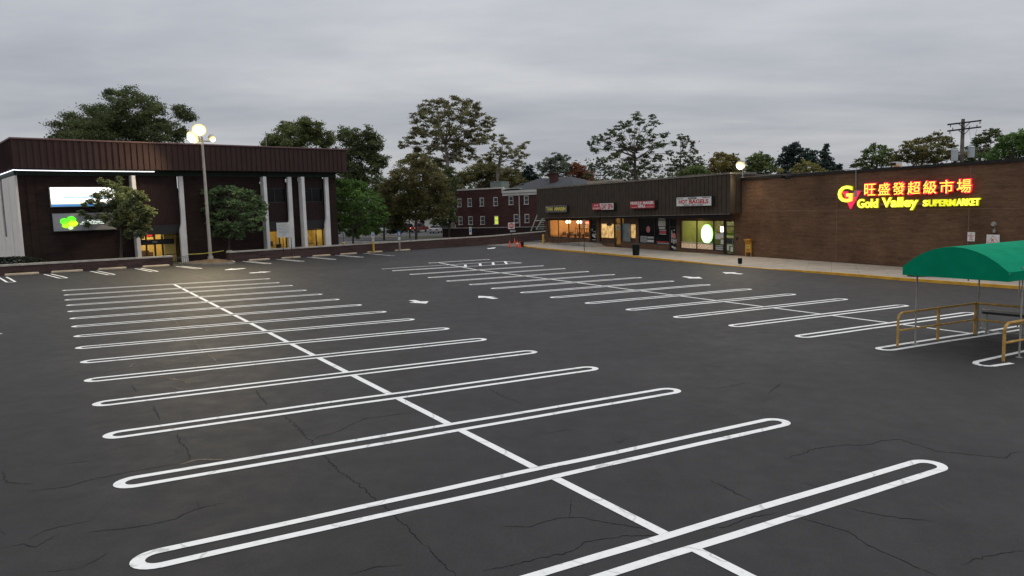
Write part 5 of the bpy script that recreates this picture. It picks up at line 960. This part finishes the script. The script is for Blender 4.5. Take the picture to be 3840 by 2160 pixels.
ac = MB(); ac.box(5.0, 7.6, 1.6, 3.4, 6.95, 8.25); ac.box(4.95, 7.65, 1.55, 3.45, 8.25, 8.33); ac.build('roof_unit', mat('grey_green_metal', (.22, .26, .23), .6), hs)
MB().tube([(12.98, -.25, -1.0), (12.98, -.25, 5.85)], .075, 6).build('downspout', M_TRIM, hs)
M_HGL = mat('house_glass', (.045, .05, .058), .15, .3, 2)
def hwin(s0, s1, z0, z1, lit=None, y=0.0):
    o = MB(); t = .13
    o.box(s0, s0 + t, y - .06, y - .005, z0 + .12, z1 - t); o.box(s1 - t * .4, s1, y - .06, y - .005, z0 + .12, z1 - t); o.box(s0, s1, y - .06, y - .005, z1 - t, z1); o.box(s0 - .05, s1 + .05, y - .14, y - .005, z0, z0 + .12); o.box(s0 + t, s1 - t * .4, y - .05, y - .005, (z0 + z1) / 2 - .035, (z0 + z1) / 2 + .035)
    f = o.build('window', M_TRIM, hs)
    MB().box(s0 + t, s1 - t * .4, y - .03, y - .003, z0 + .12, z1 - t).build('pane', lit or M_HGL, f)
for a, b in ((-1.38, -.45), (1.1, 2.05), (4.0, 4.92), (7.15, 8.08)): hwin(a, b, 4.2, 5.7)
for a, b in ((10.65, 11.6), (13.95, 14.85)): hwin(a, b, 4.3, 5.75, None, -.12)
for a, b, l in ((-1.26, -.34, None), (1.15, 2.13, None), (4.0, 4.98, None), (7.2, 8.12, emit('lit_blind', (.62, .72, .08), .75))): hwin(a, b, 1.12, 2.6, l)
for a, b in ((11.65, 12.6), (13.97, 14.87)): hwin(a, b, 1.35, 2.8, None, -.12)
# dark retaining wall in front of it and outside stair
dw = thing('dark_brick_wall', 'dark brick wall with grey coping between the house and the low wall', 'wall', (-11.2, 121.5, 0), math.atan2(-.42, .91))
MB().box(0, 26, 0, .4, -2.0, .74).build('brickwork', M_BRICK_L, dw); MB().box(-.05, 26, -.05, .45, .742, .86).build('coping', M_CONC2, dw)
stw = thing('outside_stair', 'pale green wooden outside stair at the corner of the shop row', 'stair', (3.35, 108.0, .4), R(-25))
sc_ = MB()
for i in range(6): sc_.box(.5 + i * .22, 1.7, -.15, .15, .25 + i * .3, .31 + i * .3)
sc_.build('tread', mat('pale_green_paint', (.42, .47, .40), .6), stw); rr_ = MB(); rr_.bar((-.3, -.2, 0), (.9, -.2, 2.6), .1, .12); rr_.bar((.3, -.2, 1.5), (2.0, -.2, 1.5), .08, .14); rr_.bar((.55, -.2, .2), (1.7, -.2, 1.9), .1, .14); rr_.build('railing', mat('pale_green_paint', (0, 0, 0)), stw)
# white clapboard house seen between the trees
wh = thing('white_house', 'white clapboard house glimpsed between dark tree trunks', 'house', (-21.5, 158, 0), R(4))
cl = MB(); cl.box(-1.5, 7.0, 0, 9, -1.5, 5.2); z = -1.4
while z < 5.1: cl.box(-1.55, 7.05, -.03, -.001, z, z + .14); z += .17
cl.box(8.0, 16, 1.5, 9, -1.5, 4.0); z = -1.4
while z < 3.9: cl.box(7.95, 16.05, 1.47, 1.499, z, z + .14); z += .17
cl.build('wall', M_TRIM, wh)
rr_ = MB(); rr_.prism([(-2.0, 5.2), (7.5, 5.2), (2.75, 8.2)], lambda a, b: (a, -.4, b), lambda a, b: (a, 9.4, b)); rr_.box(7.6, 16.4, 1.0, 9.3, 4.0, 4.25); rr_.build('roof', M_ROOF, wh)
for a, b, z0, z1, y in ((2.2, 3.2, 1.0, 2.6, -.05), (9.0, 10.0, .6, 2.2, 1.42), (12.5, 13.5, .6, 2.2, 1.42)): MB().box(a, b, y, y + .02, z0, z1).build('window', M_DGLASS, wh)

# ================================================================== SIGNS, POSTS AND SMALL THINGS
def at(x, y, dz=0): return (x, y, gz(x, y) + dz)
FACE = R(0)
def postsign(label, x, y, h, panels, m_post, r=.035, yaw=0.0, base=None, dz=0):
    t = thing('sign_post', label, 'sign', at(x, y, dz), yaw)
    MB().tube([(0, .04, -.02), (0, .04, h)], r, 8).build('post', m_post, t)
    if base: MB().tube([(0, .04, -.02), (0, .04, base[0] - .05), (0, .04, base[0])], [base[1], base[1], base[1] * .5], 12).build('bollard_base', base[2], t)
    for (x0, x1, z0, z1, m) in panels: MB().box(x0, x1, -.02, 0, z0, z1).build('panel', m, t)
    return t
def yaw_to_cam(x, y): return math.atan2(x, -y) + math.pi if False else math.atan2(-x, y) * 1.0
t = postsign('green and white accessible parking sign on a yellow bollard in front of the low wall', -14.36, 76.95, 2.16, [(-.16, .16, 1.62, 2.16, M_WHITE), (-.125, .125, 1.2, 1.58, M_TRIM)], M_DARKM, .03, R(10), (1.11, .105, M_YEL2))
MB().box(-.09, .09, -.026, -.021, 1.72, 1.91).build('symbol', M_SIGNB, t); MB().box(-.16, .16, -.025, -.0205, 2.02, 2.12).build('green_band', M_SIGNG, t); MB().box(-.10, .10, -.025, -.0205, 1.42, 1.47).build('print', M_SIGNK, t)
t = postsign('blue parking sign above a small white plate on a grey post', -12.08, 79.95, 2.17, [(-.155, .155, 1.62, 2.17, M_SIGNB), (-.125, .125, 1.2, 1.54, M_WHITE)], M_GREYM, .03, R(8), (1.03, .095, M_GREYM))
MB().box(-.1, .1, -.026, -.021, 1.94, 2.02).build('print', M_WHITE, t); MB().box(-.05, .07, -.026, -.021, 1.7, 1.9).build('symbol', M_WHITE, t)
t = postsign('dark narrow sign on a yellow footed post beyond the wall', -22.0, 97.0, 2.6, [(-.14, .14, 1.45, 2.6, mat('grey_green_sign', (.20, .24, .22), .6))], M_DARKM, .03, R(10), (.42, .16, M_YEL2))
for z in (1.6, 1.85, 2.1, 2.35): MB().box(-.09, .09, -.026, -.021, z, z + .1).build('print', M_TRIM, t)
t = postsign('small white sign with dark print behind the long wall below the brick house', -5.5, 101.5, 2.15, [(-.16, .16, 1.1, 2.15, M_WHITE)], M_DARKM, .03)
MB().box(-.1, .1, -.026, -.021, 1.45, 1.75).build('print', M_SIGNB, t); MB().box(-.1, .1, -.026, -.021, 1.85, 2.05).build('print', M_SIGNG, t)
t = postsign('DO NOT ENTER sign above a black one way arrow plate on dark post', .15, 94.6, 2.74, [(-.42, .42, 1.96, 2.78, M_WHITE), (-.24, .56, 1.5, 1.86, M_SIGNK)], M_DARKM, .045, R(-2))
q = MB(); q.prism([(.34 * math.cos(i * math.pi / 12), 2.37 + .34 * math.sin(i * math.pi / 12)) for i in range(24)], lambda a, b: (a, -.026, b), lambda a, b: (a, -.021, b)); q.build('red_disc', M_SIGNR, t)
MB().box(-.28, .28, -.032, -.027, 2.33, 2.42).build('white_bar', M_WHITE, t); text('lettering', 'DO NOT', M_WHITE, t, -.2, .2, 2.46, 2.56, -.028, .002, .02); text('lettering', 'ENTER', M_WHITE, t, -.17, .17, 2.19, 2.29, -.028, .002, .02)
q = MB(); q.prism([(-.2, 1.68), (-.04, 1.80), (-.04, 1.745), (.5, 1.745), (.5, 1.615), (-.04, 1.615), (-.04, 1.56)], lambda a, b: (a, -.026, b), lambda a, b: (a, -.021, b)); q.build('arrow', M_WHITE, t); text('lettering', 'ONE WAY', M_SIGNK, t, .0, .46, 1.64, 1.72, -.028, .002, .02)
t = postsign('pale narrow parking sign on thin post at the kerb before the restaurant', 7.25, 72.6, 3.05, [(-.13, .13, 2.35, 3.1, mat('dull_sign', (.30, .26, .26), .6))], M_DARKM, .03, R(-6), None, .13)
MB().box(-.09, .09, -.026, -.021, 2.75, 2.95).build('print', M_PINK, t); MB().box(-.09, .09, -.026, -.021, 2.45, 2.6).build('print', M_GREYM, t)
t = postsign('thin dark post under the green canopy at the far sidewalk', 23.7, 37.9, 1.9, [(-.14, .14, 1.3, 1.85, M_DARKM)], M_DARKM, .03, 0, None, .13)
# notice board on two posts
nb = thing('notice_board', 'square white notice board with rows of small text on two posts before the columns', 'notice board', (-20.85, 68.05, gz(-20.85, 68.05)), R(17))
MB().box(-.65, .63, -.03, 0, 1.96, 3.32).build('panel', mat('board_white', (.62, .63, .62), .6, .06, 2), nb)
for x in (-.15, .56): MB().tube([(x, .05, -.05), (x, .05, 3.25)], .03, 6).build('post', M_DARKM, nb)
print_rows(nb, mat('faded_print', (.30, .32, .33), .7), [(x_, -x_ - .02, z_, z_ + .045) for x_, z_ in ((-.32, 3.17), (-.48, 3.06), (-.46, 2.93), (-.53, 2.79), (-.5, 2.66), (-.5, 2.5), (-.46, 2.38), (-.2, 2.26), (-.12, 2.14))], -.031, 8)
# bollard at the shop corner
b = MB(); b.lathe([(.13, 0), (.13, 1.1), (.10, 1.17), (.03, 1.2)], (0, 0, 0), 14); o = b.build('bollard', M_YEL2, None, smooth=False); o.location = at(4.05, 91.8, .1); tag(o, 'plain yellow bollard at the left corner of the shop row', 'bollard')
# cones
def cone(label, x, y, rot=(0, 0, 0), h=.72, collar=False):
    t = thing('traffic_cone', label, 'traffic cone', at(x, y), 0, 'orange traffic cones by the driveway'); t.rotation_euler = rot
    b = MB(); b.lathe([(.15, .03), (.125, .14), (.10, .27), (.075, .42), (.05, .57), (.032, h - .03), (.025, h)], (0, 0, 0), 14); b.build('cone_body', M_ORANGE, t, smooth=True)
    MB().box(-.19, .19, -.19, .19, 0, .035).build('base', M_ORANGE, t)
    if collar: MB().lathe([(.098, .34), (.072, .52)], (0, 0, 0), 14).build('collar', M_WHITE, t)
cone('orange traffic cone standing apart on the left near the driveway', -.14, 87.1); cone('orange traffic cone farthest back beside the DO NOT ENTER post', .50, 93.6, (0, 0, .4), .85)
cone('orange traffic cone with white top in the middle of the group', .74, 86.3, (.03, .02, .3), .78, True); cone('orange traffic cone in front of the dark bucket', 1.08, 85.7, (0, -.03, .8))
b = MB(); b.lathe([(.20, 0), (.25, .55), (.27, .56), (.27, .62)], (0, 0, 0), 14); o = b.build('bucket', mat('dark_red_bucket', (.045, .012, .012), .6)); o.location = at(1.32, 87.2, .003); tag(o, 'dark bucket behind the right traffic cone', 'bucket')
# litter bins
def bin_(label, x, y, h, r, ring=True):
    t = thing('litter_bin', label, 'litter bin', at(x, y, .15)); b = MB(); n = 20
    b.lathe([(r * .86, .0), (r * .88, .04), (r * .97, h * .86), (r, h * .88), (r, h * .93), (r * .94, h * .95)], (0, 0, 0), n)
    for i in range(n):
        a = 2 * math.pi * i / n; b.bar((r * .92 * math.cos(a), r * .92 * math.sin(a), .06), (r * 1.0 * math.cos(a), r * 1.0 * math.sin(a), h * .86), .03, .02)
    b.build('drum', M_TRASH, t)
    if ring: MB().lathe([(r * .95, h * .952), (r * .9, h * .985), (r * .55, h * 1.0), (r * .5, h * .97)], (0, 0, 0), n).tube([(r * .8, 0, h), (r * .5, 0, h * 1.06), (-r * .5, 0, h * 1.06), (-r * .8, 0, h)], .014, 5).build('lid', M_BLACK, t)
bin_('tall dark green slatted litter bin on the pavement before the grill', 10.92, 64.2, 1.02, .31); bin_('small black bucket bin near the kerb below the orange collection box', 16.28, 52.2, .44, .145, False)
# donation style box
mb_ = thing('collection_box', 'orange yellow drop box with snorkel chute on four legs against the brick wall', 'drop box', at(19.55, 60.55, .15), R(-38))
prof = [(0, .34), (0, 1.08), (-.34, 1.36), (-.38, 1.44), (-.30, 1.455), (.0, 1.445), (.30, 1.43), (.46, 1.37), (.56, 1.26), (.60, 1.10), (.60, .34)]
q = MB(); q.prism(prof, lambda y, z: (-.26, y, z), lambda y, z: (.26, y, z)); q.build('body', M_MBOX, mb_, bevel=.012)
for x in (-.23, .23):
    for y in (.04, .56): MB().box(x - .03, x + .03, y - .03, y + .03, 0, .345).build('leg', M_MBOX, mb_)
q = MB(); q.prism([(.15 * math.cos(i * math.pi / 8), .82 + .15 * math.sin(i * math.pi / 8)) for i in range(16)], lambda a, b: (a, -.008, b), lambda a, b: (a, -.001, b)); q.build('emblem', mat('emblem_yellow', (.72, .55, .10), .5), mb_)
q = MB(); q.prism([(.07 * math.cos(i * math.pi / 8), .82 + .07 * math.sin(i * math.pi / 8)) for i in range(16)], lambda a, b: (a, -.012, b), lambda a, b: (a, -.0085, b)); q.box(-.1, .1, -.006, -.001, .52, .60); q.build('emblem_print', mat('emblem_dark', (.16, .08, .02), .6), mb_)
q = MB(); q.box(.261, .268, .2, .36, .85, 1.0); q.box(.261, .268, .42, .52, .7, .8); q.build('side_print', mat('emblem_dark', (0, 0, 0)), mb_)
# valve on the brick beside the bagel shop door
o = MB().lathe([(.10, 0), (.12, .08), (.05, .16)], (0, 0, 0), 10).build('wall_hydrant', M_BLACK); o.matrix_world = Matrix.Translation(ORG_S) @ Matrix.Rotation(ANG_S, 4, 'Z') @ Matrix.Translation((35.5, -.01, .75)) @ Matrix.Rotation(R(90), 4, 'X'); tag(o, 'small dark wall valve between the bagel shop door and the orange box', 'wall valve')
o = MB().box(-.55, .55, -.25, .25, 0, .42).box(-.6, .6, -.28, .28, .42, .5).build('planter', M_BLACK); o.location = at(22.75, 40.8, .15); tag(o, 'low black planter box at the kerb behind the green canopy', 'planter')

# ================================================================== CART CORRAL WITH GREEN CANOPY
A1 = Vector((11.59, 20.90)); AX = Vector((.869, .495)); AC = Vector((.535, -.845))
ang_c = math.atan2(AX.y, AX.x)
ZC = gz(11.6, 20.9)
can = thing('canopy_shelter', 'barrel vaulted green canvas canopy on thin metal posts', 'canopy', (A1.x, A1.y, ZC), ang_c)
# local x along the stalls, local y = to the left of that; the near side is negative y
WID = 2.75; LEN = 6.2
def arch(n=10):
    P = []
    for i in range(n + 1):
        f = i / n; yy = .18 - (WID + .05) * f; P.append((yy, 2.27 + .60 * (1 - abs(2 * f - 1) ** 2.1)))
    return P
ar = arch(); cv = MB(); NS = 4; e0 = -.42
for j in range(NS):
    x0 = e0 + (LEN + .3) * j / NS; x1 = e0 + (LEN + .3) * (j + 1) / NS
    for (ya, za), (yb, zb) in zip(ar, ar[1:]): cv.face([(x0, ya, za), (x1, ya, za), (x1, yb, zb), (x0, yb, zb)])
    for yy, zz in (ar[0], ar[-1]): cv.face([(x0, yy, zz), (x1, yy, zz), (x1, yy, zz - .24), (x0, yy, zz - .24)])
for xx in (e0, e0 + LEN + .3): cv.face([(xx, y, z) for y, z in ar] + [(xx, ar[-1][0], ar[-1][1] - .24), (xx, ar[0][0], ar[0][1] - .24)])
cvo = cv.build('canopy_cover', M_CANV, can); bmx = bmesh.new(); bmx.from_mesh(cvo.data); bmesh.ops.remove_doubles(bmx, verts=bmx.verts, dist=.001); bmesh.ops.recalc_face_normals(bmx, faces=bmx.faces); bmx.to_mesh(cvo.data); bmx.free(); sld = cvo.modifiers.new('thickness', 'SOLIDIFY'); sld.thickness = .012
cf = MB()
for x in (e0 + .03, 1.4, 3.2, 5.0): cf.tube([(x, y, z - .05) for y, z in ar], .02, 6)
for (yy, zz) in (ar[0], ar[-1], ar[5]): cf.tube([(e0 + .03, yy * .98, zz - .06), (e0 + LEN + .2, yy * .98, zz - .06)], .02, 6)
cf.build('canopy_frame', M_GREYM, can)
def dzl(x, y): p = A1 + AX * x + Vector((-AX.y, AX.x)) * y; return gz(p.x, p.y) - ZC
for x in (0.0, 3.22, 5.6):
    for y in (0.0, -2.58):
        if y < 0: xx = x + .35
        else: xx = x
        MB().tube([(xx, y, dzl(xx, y)), (xx, y, 2.36)], .024, 8).tube([(xx, y, dzl(xx, y)), (xx, y, dzl(xx, y) + .012)], .08, 8).build('post', M_GREYM, can)
crl = thing('corral_railing', 'worn ochre tube railing round the cart bay under the green canopy', 'railing', (A1.x, A1.y, ZC), ang_c)
def railrun(pts, name, r=.034, bend=True): MB().tube(pts, r, 8).build(name, M_RAIL, crl)
x0, x1, yb, yn = -.79, 3.16, .03, -2.62
def pz(x, y, h): return (x, y, dzl(x, y) + h)
railrun([pz(x0, yb, 0), pz(x0, yb, .80), pz(x0 + .05, yb, .90), pz(x0 + .17, yb, .96), pz(x1, yb, .97), pz(x1, yb - .06, .97), pz(x1 + .25, yn, .97)], 'top_rail', .036)
railrun([pz(x0, yb, .46), pz(x1, yb, .46), pz(x1 + .25, yn, .46)], 'mid_rail', .030)
for x in (1.17, 3.14): railrun([pz(x, yb, 0), pz(x, yb, .96)], 'post', .042)
xn = -.50
railrun([pz(xn, yn, 0), pz(xn, yn, .80), pz(xn + .05, yn, .90), pz(xn + .17, yn, .97), pz(x1 + .25, yn, .98)], 'top_rail', .040)
railrun([pz(xn, yn, .47), pz(x1 + .25, yn, .47)], 'mid_rail', .034)
for x in (1.4, 3.4): railrun([pz(x, yn, 0), pz(x, yn, .97)], 'post', .042)
gb = thing('cart_stop', 'low grey metal barrier beam behind the ochre railing', 'barrier', (A1.x, A1.y, ZC), ang_c)
MB().bar(pz(3.45, .0, .74), pz(3.75, -2.7, .74), .07, .06).build('beam', M_GREYM, gb); MB().bar(pz(3.47, .0, .66), pz(3.77, -2.7, .66), .08, .07).build('beam', M_DARKM, gb)
MB().tube([pz(3.5, .0, .10), pz(3.8, -2.7, .10)], .02, 6).build('floor_bar', M_GREYM, gb)
for x, y in ((4.4, .45), (3.72, -1.05), (3.55, -.1)): MB().tube([pz(x, y, 0), pz(x, y, .66)], .035, 8).tube([pz(x, y, 0), pz(x, y, .03)], .09, 8).build('leg', M_GREYM, gb)

# ================================================================== UTILITY POLE, STREET LAMP AND PARKED CARS
ut = thing('utility_pole', 'wooden utility pole with two crossarms and two grey transformer cans', 'utility pole', (39.6, 65, -1.3))
MB().tube([(0, 0, 0), (0, 0, 11.75)], [.21, .14], 12).build('pole', mat('weathered_pole', (.15, .125, .105), .9, .4, 4), ut)
XA = mat('dark_crossarm', (.035, .03, .035), .8)
for z, n_ in ((11.45, 2), (10.9, 4)):
    c = MB(); c.bar((-1.45, -.2, z - .17), (1.45, -.2, z + .10), .1, .13); c.bar((-.5, -.22, z - .12), (-.05, -.17, z - .48), .04, .05); c.bar((.5, -.22, z + .0), (.05, -.17, z - .48), .04, .05); c.build('crossarm', XA, ut)
    for x in ((-1.2, 1.35) if n_ == 2 else (-1.25, -1.0, .45, 1.1)):
        s = 1 if n_ == 2 or x in (-1.25,) else -1
        MB().lathe([(.03, 0), (.055, .05), (.03, .09), (.055, .13), (.02, .2)], (x, -.2, z + .09 * x - .08 - (.22 if s > 0 else -.10)), 8).build('insulator', M_GREYM, ut)
for x, z in ((-.72, 8.15), (.72, 8.4)):
    c = MB(); c.lathe([(.24, 0), (.27, .05), (.27, .85), (.29, .87), (.29, .92), (.2, .98)], (x, -.15, z), 14); c.bar((x, -.15, z + .6), (0, 0, z + .6), .06, .12)
    for dx in (-.12, .0, .12): c.lathe([(.03, .95), (.04, 1.08), (.02, 1.2)], (x + dx, -.15, z), 6)
    c.build('transformer', mat('transformer_grey', (.40, .44, .45), .5, .12, 3), ut)
for a, b in (((-1.2, -.2, 10.7), (-.75, -.15, 9.3)), ((.45, -.2, 10.8), (.72, -.15, 9.5)), ((1.1, -.2, 10.8), (.8, -.15, 9.5))): MB().tube([a, b], .012, 4).build('wire', M_BLACK, ut)
sl = thing('street_lamp', 'slim black street lamp standing in the dark between the trees', 'street lamp', at(-16.1, 117.9))
MB().tube([(0, 0, -.1), (0, 0, 8.6)], [.10, .07], 8).build('pole', M_BLACK, sl); MB().bar((-.1, 0, 8.55), (1.4, 0, 8.65), .12, .1).box(.6, 1.5, -.18, .18, 8.5, 8.62).build('lamp_head', M_DARKM, sl)
tp_ = thing('timber_post', 'plain grey timber pole beside the dark red truck', 'pole', at(-17.9, 142))
MB().tube([(0, 0, -.1), (0, 0, 9)], [.17, .13], 8).build('pole', mat('weathered_pole', (0, 0, 0)), tp_)
def car(label, cat, x, y, yaw, col, kind='sedan', lit=False):
    t = thing('parked_car' if kind != 'truck' else 'pickup_truck', label, cat, at(x, y), yaw, 'cars parked beyond the trees')
    M_ = mat('car_' + '_'.join(str(int(v * 100)) for v in col), col, .3, .05, 1, .2)
    # side outline in (y along the car, z); rear faces -y
    if kind == 'sedan':
        low = [(-2.3, .32), (-2.38, .6), (-2.3, .95), (-1.6, 1.02), (1.0, .98), (2.0, .86), (2.35, .66), (2.35, .34)]; cab = [(-1.75, .98), (-1.05, 1.44), (-.1, 1.48), (.6, 1.42), (1.3, .98)]
    elif kind == 'suv':
        low = [(-2.3, .38), (-2.36, .7), (-2.3, 1.08), (1.1, 1.05), (2.1, .95), (2.35, .7), (2.35, .4)]; cab = [(-2.25, 1.05), (-1.95, 1.68), (-.2, 1.75), (.5, 1.7), (1.2, 1.05)]
    else:
        low = [(-2.7, .5), (-2.72, 1.15), (-.6, 1.15), (1.3, 1.15), (2.4, 1.08), (2.6, .8), (2.6, .5)]; cab = [(-.7, 1.12), (-.55, 1.82), (.6, 1.86), (1.3, 1.12)]
    b = MB(); b.prism(low, lambda p, q: (-.88 + .05 * (q > .9), p, q), lambda p, q: (.88 - .05 * (q > .9), p, q)); b.build('body', M_, t, bevel=.06)
    zt = max(z for _, z in cab)
    g = MB(); g.prism(cab, lambda p, q: (-.80 + .16 * (q > 1.2), p, q), lambda p, q: (.80 - .16 * (q > 1.2), p, q)); g.build('cabin_glass', M_DGLASS, t)
    rf_ = MB(); ct_ = [(y_, z_) for y_, z_ in cab if z_ > 1.2]; rf_.prism([(ct_[0][0] - .03, ct_[0][1] - .02)] + [(y_, z_ + .02) for y_, z_ in ct_] + [(ct_[-1][0] + .03, ct_[-1][1] - .02)], lambda p, q: (-.655, p, q), lambda p, q: (.655, p, q)); rf_.build('roof', M_, t)
    for sx_ in (-1, 1):
        for yy in (-1.4, 1.4):
            wv = MB(); wv.tube([(sx_ * .70, yy, .33), (sx_ * .91, yy, .33)], .33, 14); wo = wv.build('wheel', M_BLACK, t); hb_ = MB(); hb_.tube([(sx_ * .905, yy, .33), (sx_ * .925, yy, .33)], .2, 10); hb_.build('hub', M_GREYM, wo)
        yr = low[1][0] - .005; zr = low[2][1] - .2
        MB().box(sx_ * .62 - .2, sx_ * .62 + .2, yr - .02, yr + .08, zr - .08, zr + .08).build('tail_light', emit('tail_lit', (1, .22, .10), 3.0) if lit else mat('tail_red', (.30, .02, .02), .3), t)
        MB().box(sx_ * .62 - .2, sx_ * .62 + .2, low[-2][0] - .1, low[-2][0] + .02, .62, .76).build('headlight', M_GREYM, t)
    MB().box(-.26, .26, low[1][0] - .03, low[1][0], .5, .63).build('licence_plate', M_TRIM, t)
    MB().box(-.86, .86, low[0][0] - .08, low[0][0] + .02, .36, .52).build('bumper', M_DARKM if kind == 'truck' else M_, t)
car('silver sedan seen from behind to the right of the dark trunk', 'car', -14.4, 143.0, R(-6), (.46, .46, .48))
car('dark red pickup truck with a glowing tail light', 'pickup truck', -18.3, 148.0, R(-20), (.16, .025, .028), 'truck', True)
car('dark maroon car beside the timber pole', 'car', -22.0, 150.0, R(70), (.10, .022, .026), 'suv')
car('white car half hidden behind the blue parking sign', 'car', -25.0, 147.0, R(60), (.5, .5, .49), 'suv')
car('dark green car under shade behind the silver sedan', 'car', -14.0, 152.0, R(80), (.02, .035, .03), 'suv')

# ================================================================== TREES
LEAF = {'dark': leafmat('leaf_dark_green', (0.125, 0.153, 0.062)), 'dark2': leafmat('leaf_deep_green', (0.125, 0.153, 0.071)), 'olivegreen': leafmat('leaf_olive_green', (0.153, 0.179, 0.064)),
        'olive': leafmat('leaf_olive', (0.179, 0.165, 0.064)), 'sycamore': leafmat('leaf_sycamore', (.205, .195, .088)), 'pine': leafmat('needle_dark', (0.043, 0.068, 0.055)),
        'greygreen': leafmat('leaf_grey_green', (0.186, 0.212, 0.153)), 'rust': leafmat('leaf_rust', (0.250, 0.106, 0.055)), 'green': leafmat('leaf_mid_green', (0.142, 0.185, 0.065)),
        'golden': leafmat('leaf_golden_olive', (0.222, 0.186, 0.050)), 'yellow': leafmat('leaf_yellow_green', (0.284, 0.257, 0.080)), 'bright': leafmat('leaf_bright_green', (0.121, 0.215, 0.051)),
        'dusk': leafmat('leaf_dusk', (.150, .180, .080)), 'dusk2': leafmat('leaf_dusk_green', (0.141, 0.216, 0.096))}
def leaves(name, pts, size, m, parent, rs):
    """one mesh of leaf-sprig faces; pts (n,3), random orientation, four-sided leaves"""
    n = len(pts)
    u = rs.normal(size=(n, 3)); u[:, 2] *= .6; u /= np.linalg.norm(u, axis=1, keepdims=True)
    v = rs.normal(size=(n, 3)); v -= u * (v * u).sum(1, keepdims=True); v /= np.linalg.norm(v, axis=1, keepdims=True)
    L_ = size * rs.uniform(.6, 1.25, (n, 1)); W_ = L_ * rs.uniform(.38, .6, (n, 1))
    q = np.stack([pts - u * L_, pts + v * W_ - u * L_ * .1, pts + u * L_, pts - v * W_ - u * L_ * .1], 1).reshape(-1, 3)
    me = bpy.data.meshes.new(name); me.vertices.add(4 * n); me.vertices.foreach_set('co', q.astype('f').ravel())
    me.loops.add(4 * n); me.loops.foreach_set('vertex_index', np.arange(4 * n, dtype='i')); me.polygons.add(n); me.polygons.foreach_set('loop_start', np.arange(0, 4 * n, 4, dtype='i'))
    me.update(calc_edges=True); me.materials.append(m); o = bpy.data.objects.new(name, me); C.objects.link(o); o.parent = parent
    return o
def tree(i, name, label, group, col, den, leaf, trunk, blobs):
    rs = np.random.RandomState(100 + i); bx, by, bz = trunk[0]; g0 = gz(bx, by); t = thing(name, label, 'tree', (bx, by, g0), 0, group)
    B = np.array(blobs); near = by < 95; size = by * (.0017 if near else .0014); P = []
    airy = den < .8
    for (x, y, z, r) in B:
        ncl = int(max(6, 24 * den)); k = int(max(6, (r / size) ** 2 * 20.0 * den / ncl))
        c = rs.normal(size=(ncl, 3)); c /= np.linalg.norm(c, axis=1, keepdims=True); c *= (rs.uniform(.15, 1.0, (ncl, 1)) ** .5) * r * 1.02
        c[:, 2] *= .85; cr = r * (.24 if airy else .29)
        for cc in c:
            p = rs.normal(size=(k, 3)) * cr * np.array([.8, .8, .36]); P.append(p + cc + np.array([x, y, z]))
    P = np.concatenate(P) - np.array([bx, by, g0]); P = P[P[:, 2] > .8]
    leaves('crown', P, size, LEAF[col], t, rs)
    bark = M_BARKP if col == 'sycamore' else M_BARK
    tr = [(p[0] - bx, p[1] - by, p[2] - g0) for p in trunk]; tr[0] = (tr[0][0], tr[0][1], -.2); H = max(b[2] for b in blobs) - g0; r0 = max(.09, H * (.017 if col == 'sycamore' else .015))
    k = MB(); n = len(tr)
    k.tube(tr, [r0 * (1.25 if j == 0 else 1 - .55 * j / n) for j in range(n)], 9)
    top = Vector(tr[-1]); rr = random.Random(i); order = sorted(range(len(B)), key=lambda j: -B[j][3])
    for j in range(len(B)):
        e = Vector((B[j][0] - bx, B[j][1] - by, B[j][2] - g0)); f = rr.uniform(.35, 1.0) if n > 1 else 1
        a = Vector(tr[-2]).lerp(top, f) if e.z < top.z + 1.5 else top.copy()
        if e.z < a.z - .5: a = Vector(tr[0]).lerp(top, max(.25, min(.9, (e.z - .8) / max(top.z, .1))))
        m1 = a.lerp(e, .5) + Vector((rr.uniform(-.1, .1), rr.uniform(-.1, .1), .05)) * (e - a).length; m1.z = min(m1.z, max(e.z, a.z))
        rb = r0 * rr.uniform(.22, .40); k.tube([a, a.lerp(m1, .5), m1, e], [rb, rb * .8, rb * .55, rb * .22], 5, caps=False)
        for _ in range(3):
            tip = e + Vector((rr.gauss(0, 1), rr.gauss(0, 1), rr.gauss(.2, .8))).normalized() * B[j][3] * .8; k.tube([m1.lerp(e, .6), tip], [rb * .25, rb * .08], 4, caps=False)
    k.build('trunk', bark, t)
for i, a in enumerate(TREES): tree(i, *a)
# clipped dark shrub behind the short wall, and the far wood that closes the view
rs = np.random.RandomState(3)
sh = thing('shrub', 'low rounded dark shrub behind the short wall at the left edge', 'shrub', at(-36.9, 54.5))
P = rs.normal(size=(9000, 3)); P /= np.linalg.norm(P, axis=1, keepdims=True); P *= rs.uniform(.75, 1.0, (9000, 1)) * np.array([2.6, 1.0, .62]); P[:, 2] += .55; P = P[P[:, 2] > 0]
leaves('foliage', P, .07, leafmat('leaf_shrub', (0.022, 0.030, 0.018)), sh, rs); k = MB()
for a in (-1.2, 0, 1.2): k.tube([(a, 0, -.1), (a, 0, .7)], .05, 6)
k.build('stem', M_BARK, sh)
P = []
for x in np.arange(-75, 62, 3.2):
    h = 9.0 + 4.0 * rs.rand() + (2 if x > 20 else 0); n = 900; p = rs.normal(size=(n, 3)) * np.array([2.3, 3.0, h * .27]); p[:, 2] += h * .5; p[:, 0] += x; p[:, 1] += 205 + 8 * rs.rand(); P.append(p[(p[:, 2] > -1.5)])
o = leaves('distant_wood', np.concatenate(P), .5, leafmat('leaf_distant', (0.087, 0.108, 0.057)), None, rs); tag(o, 'far off dark wood closing the view behind the houses', 'wood', None, 'stuff')
for x0, y0, x1, y1, h in ((-52, 128, -31, 136, 5.5), (-31, 131, -24.5, 134, 5.0)):
    pass
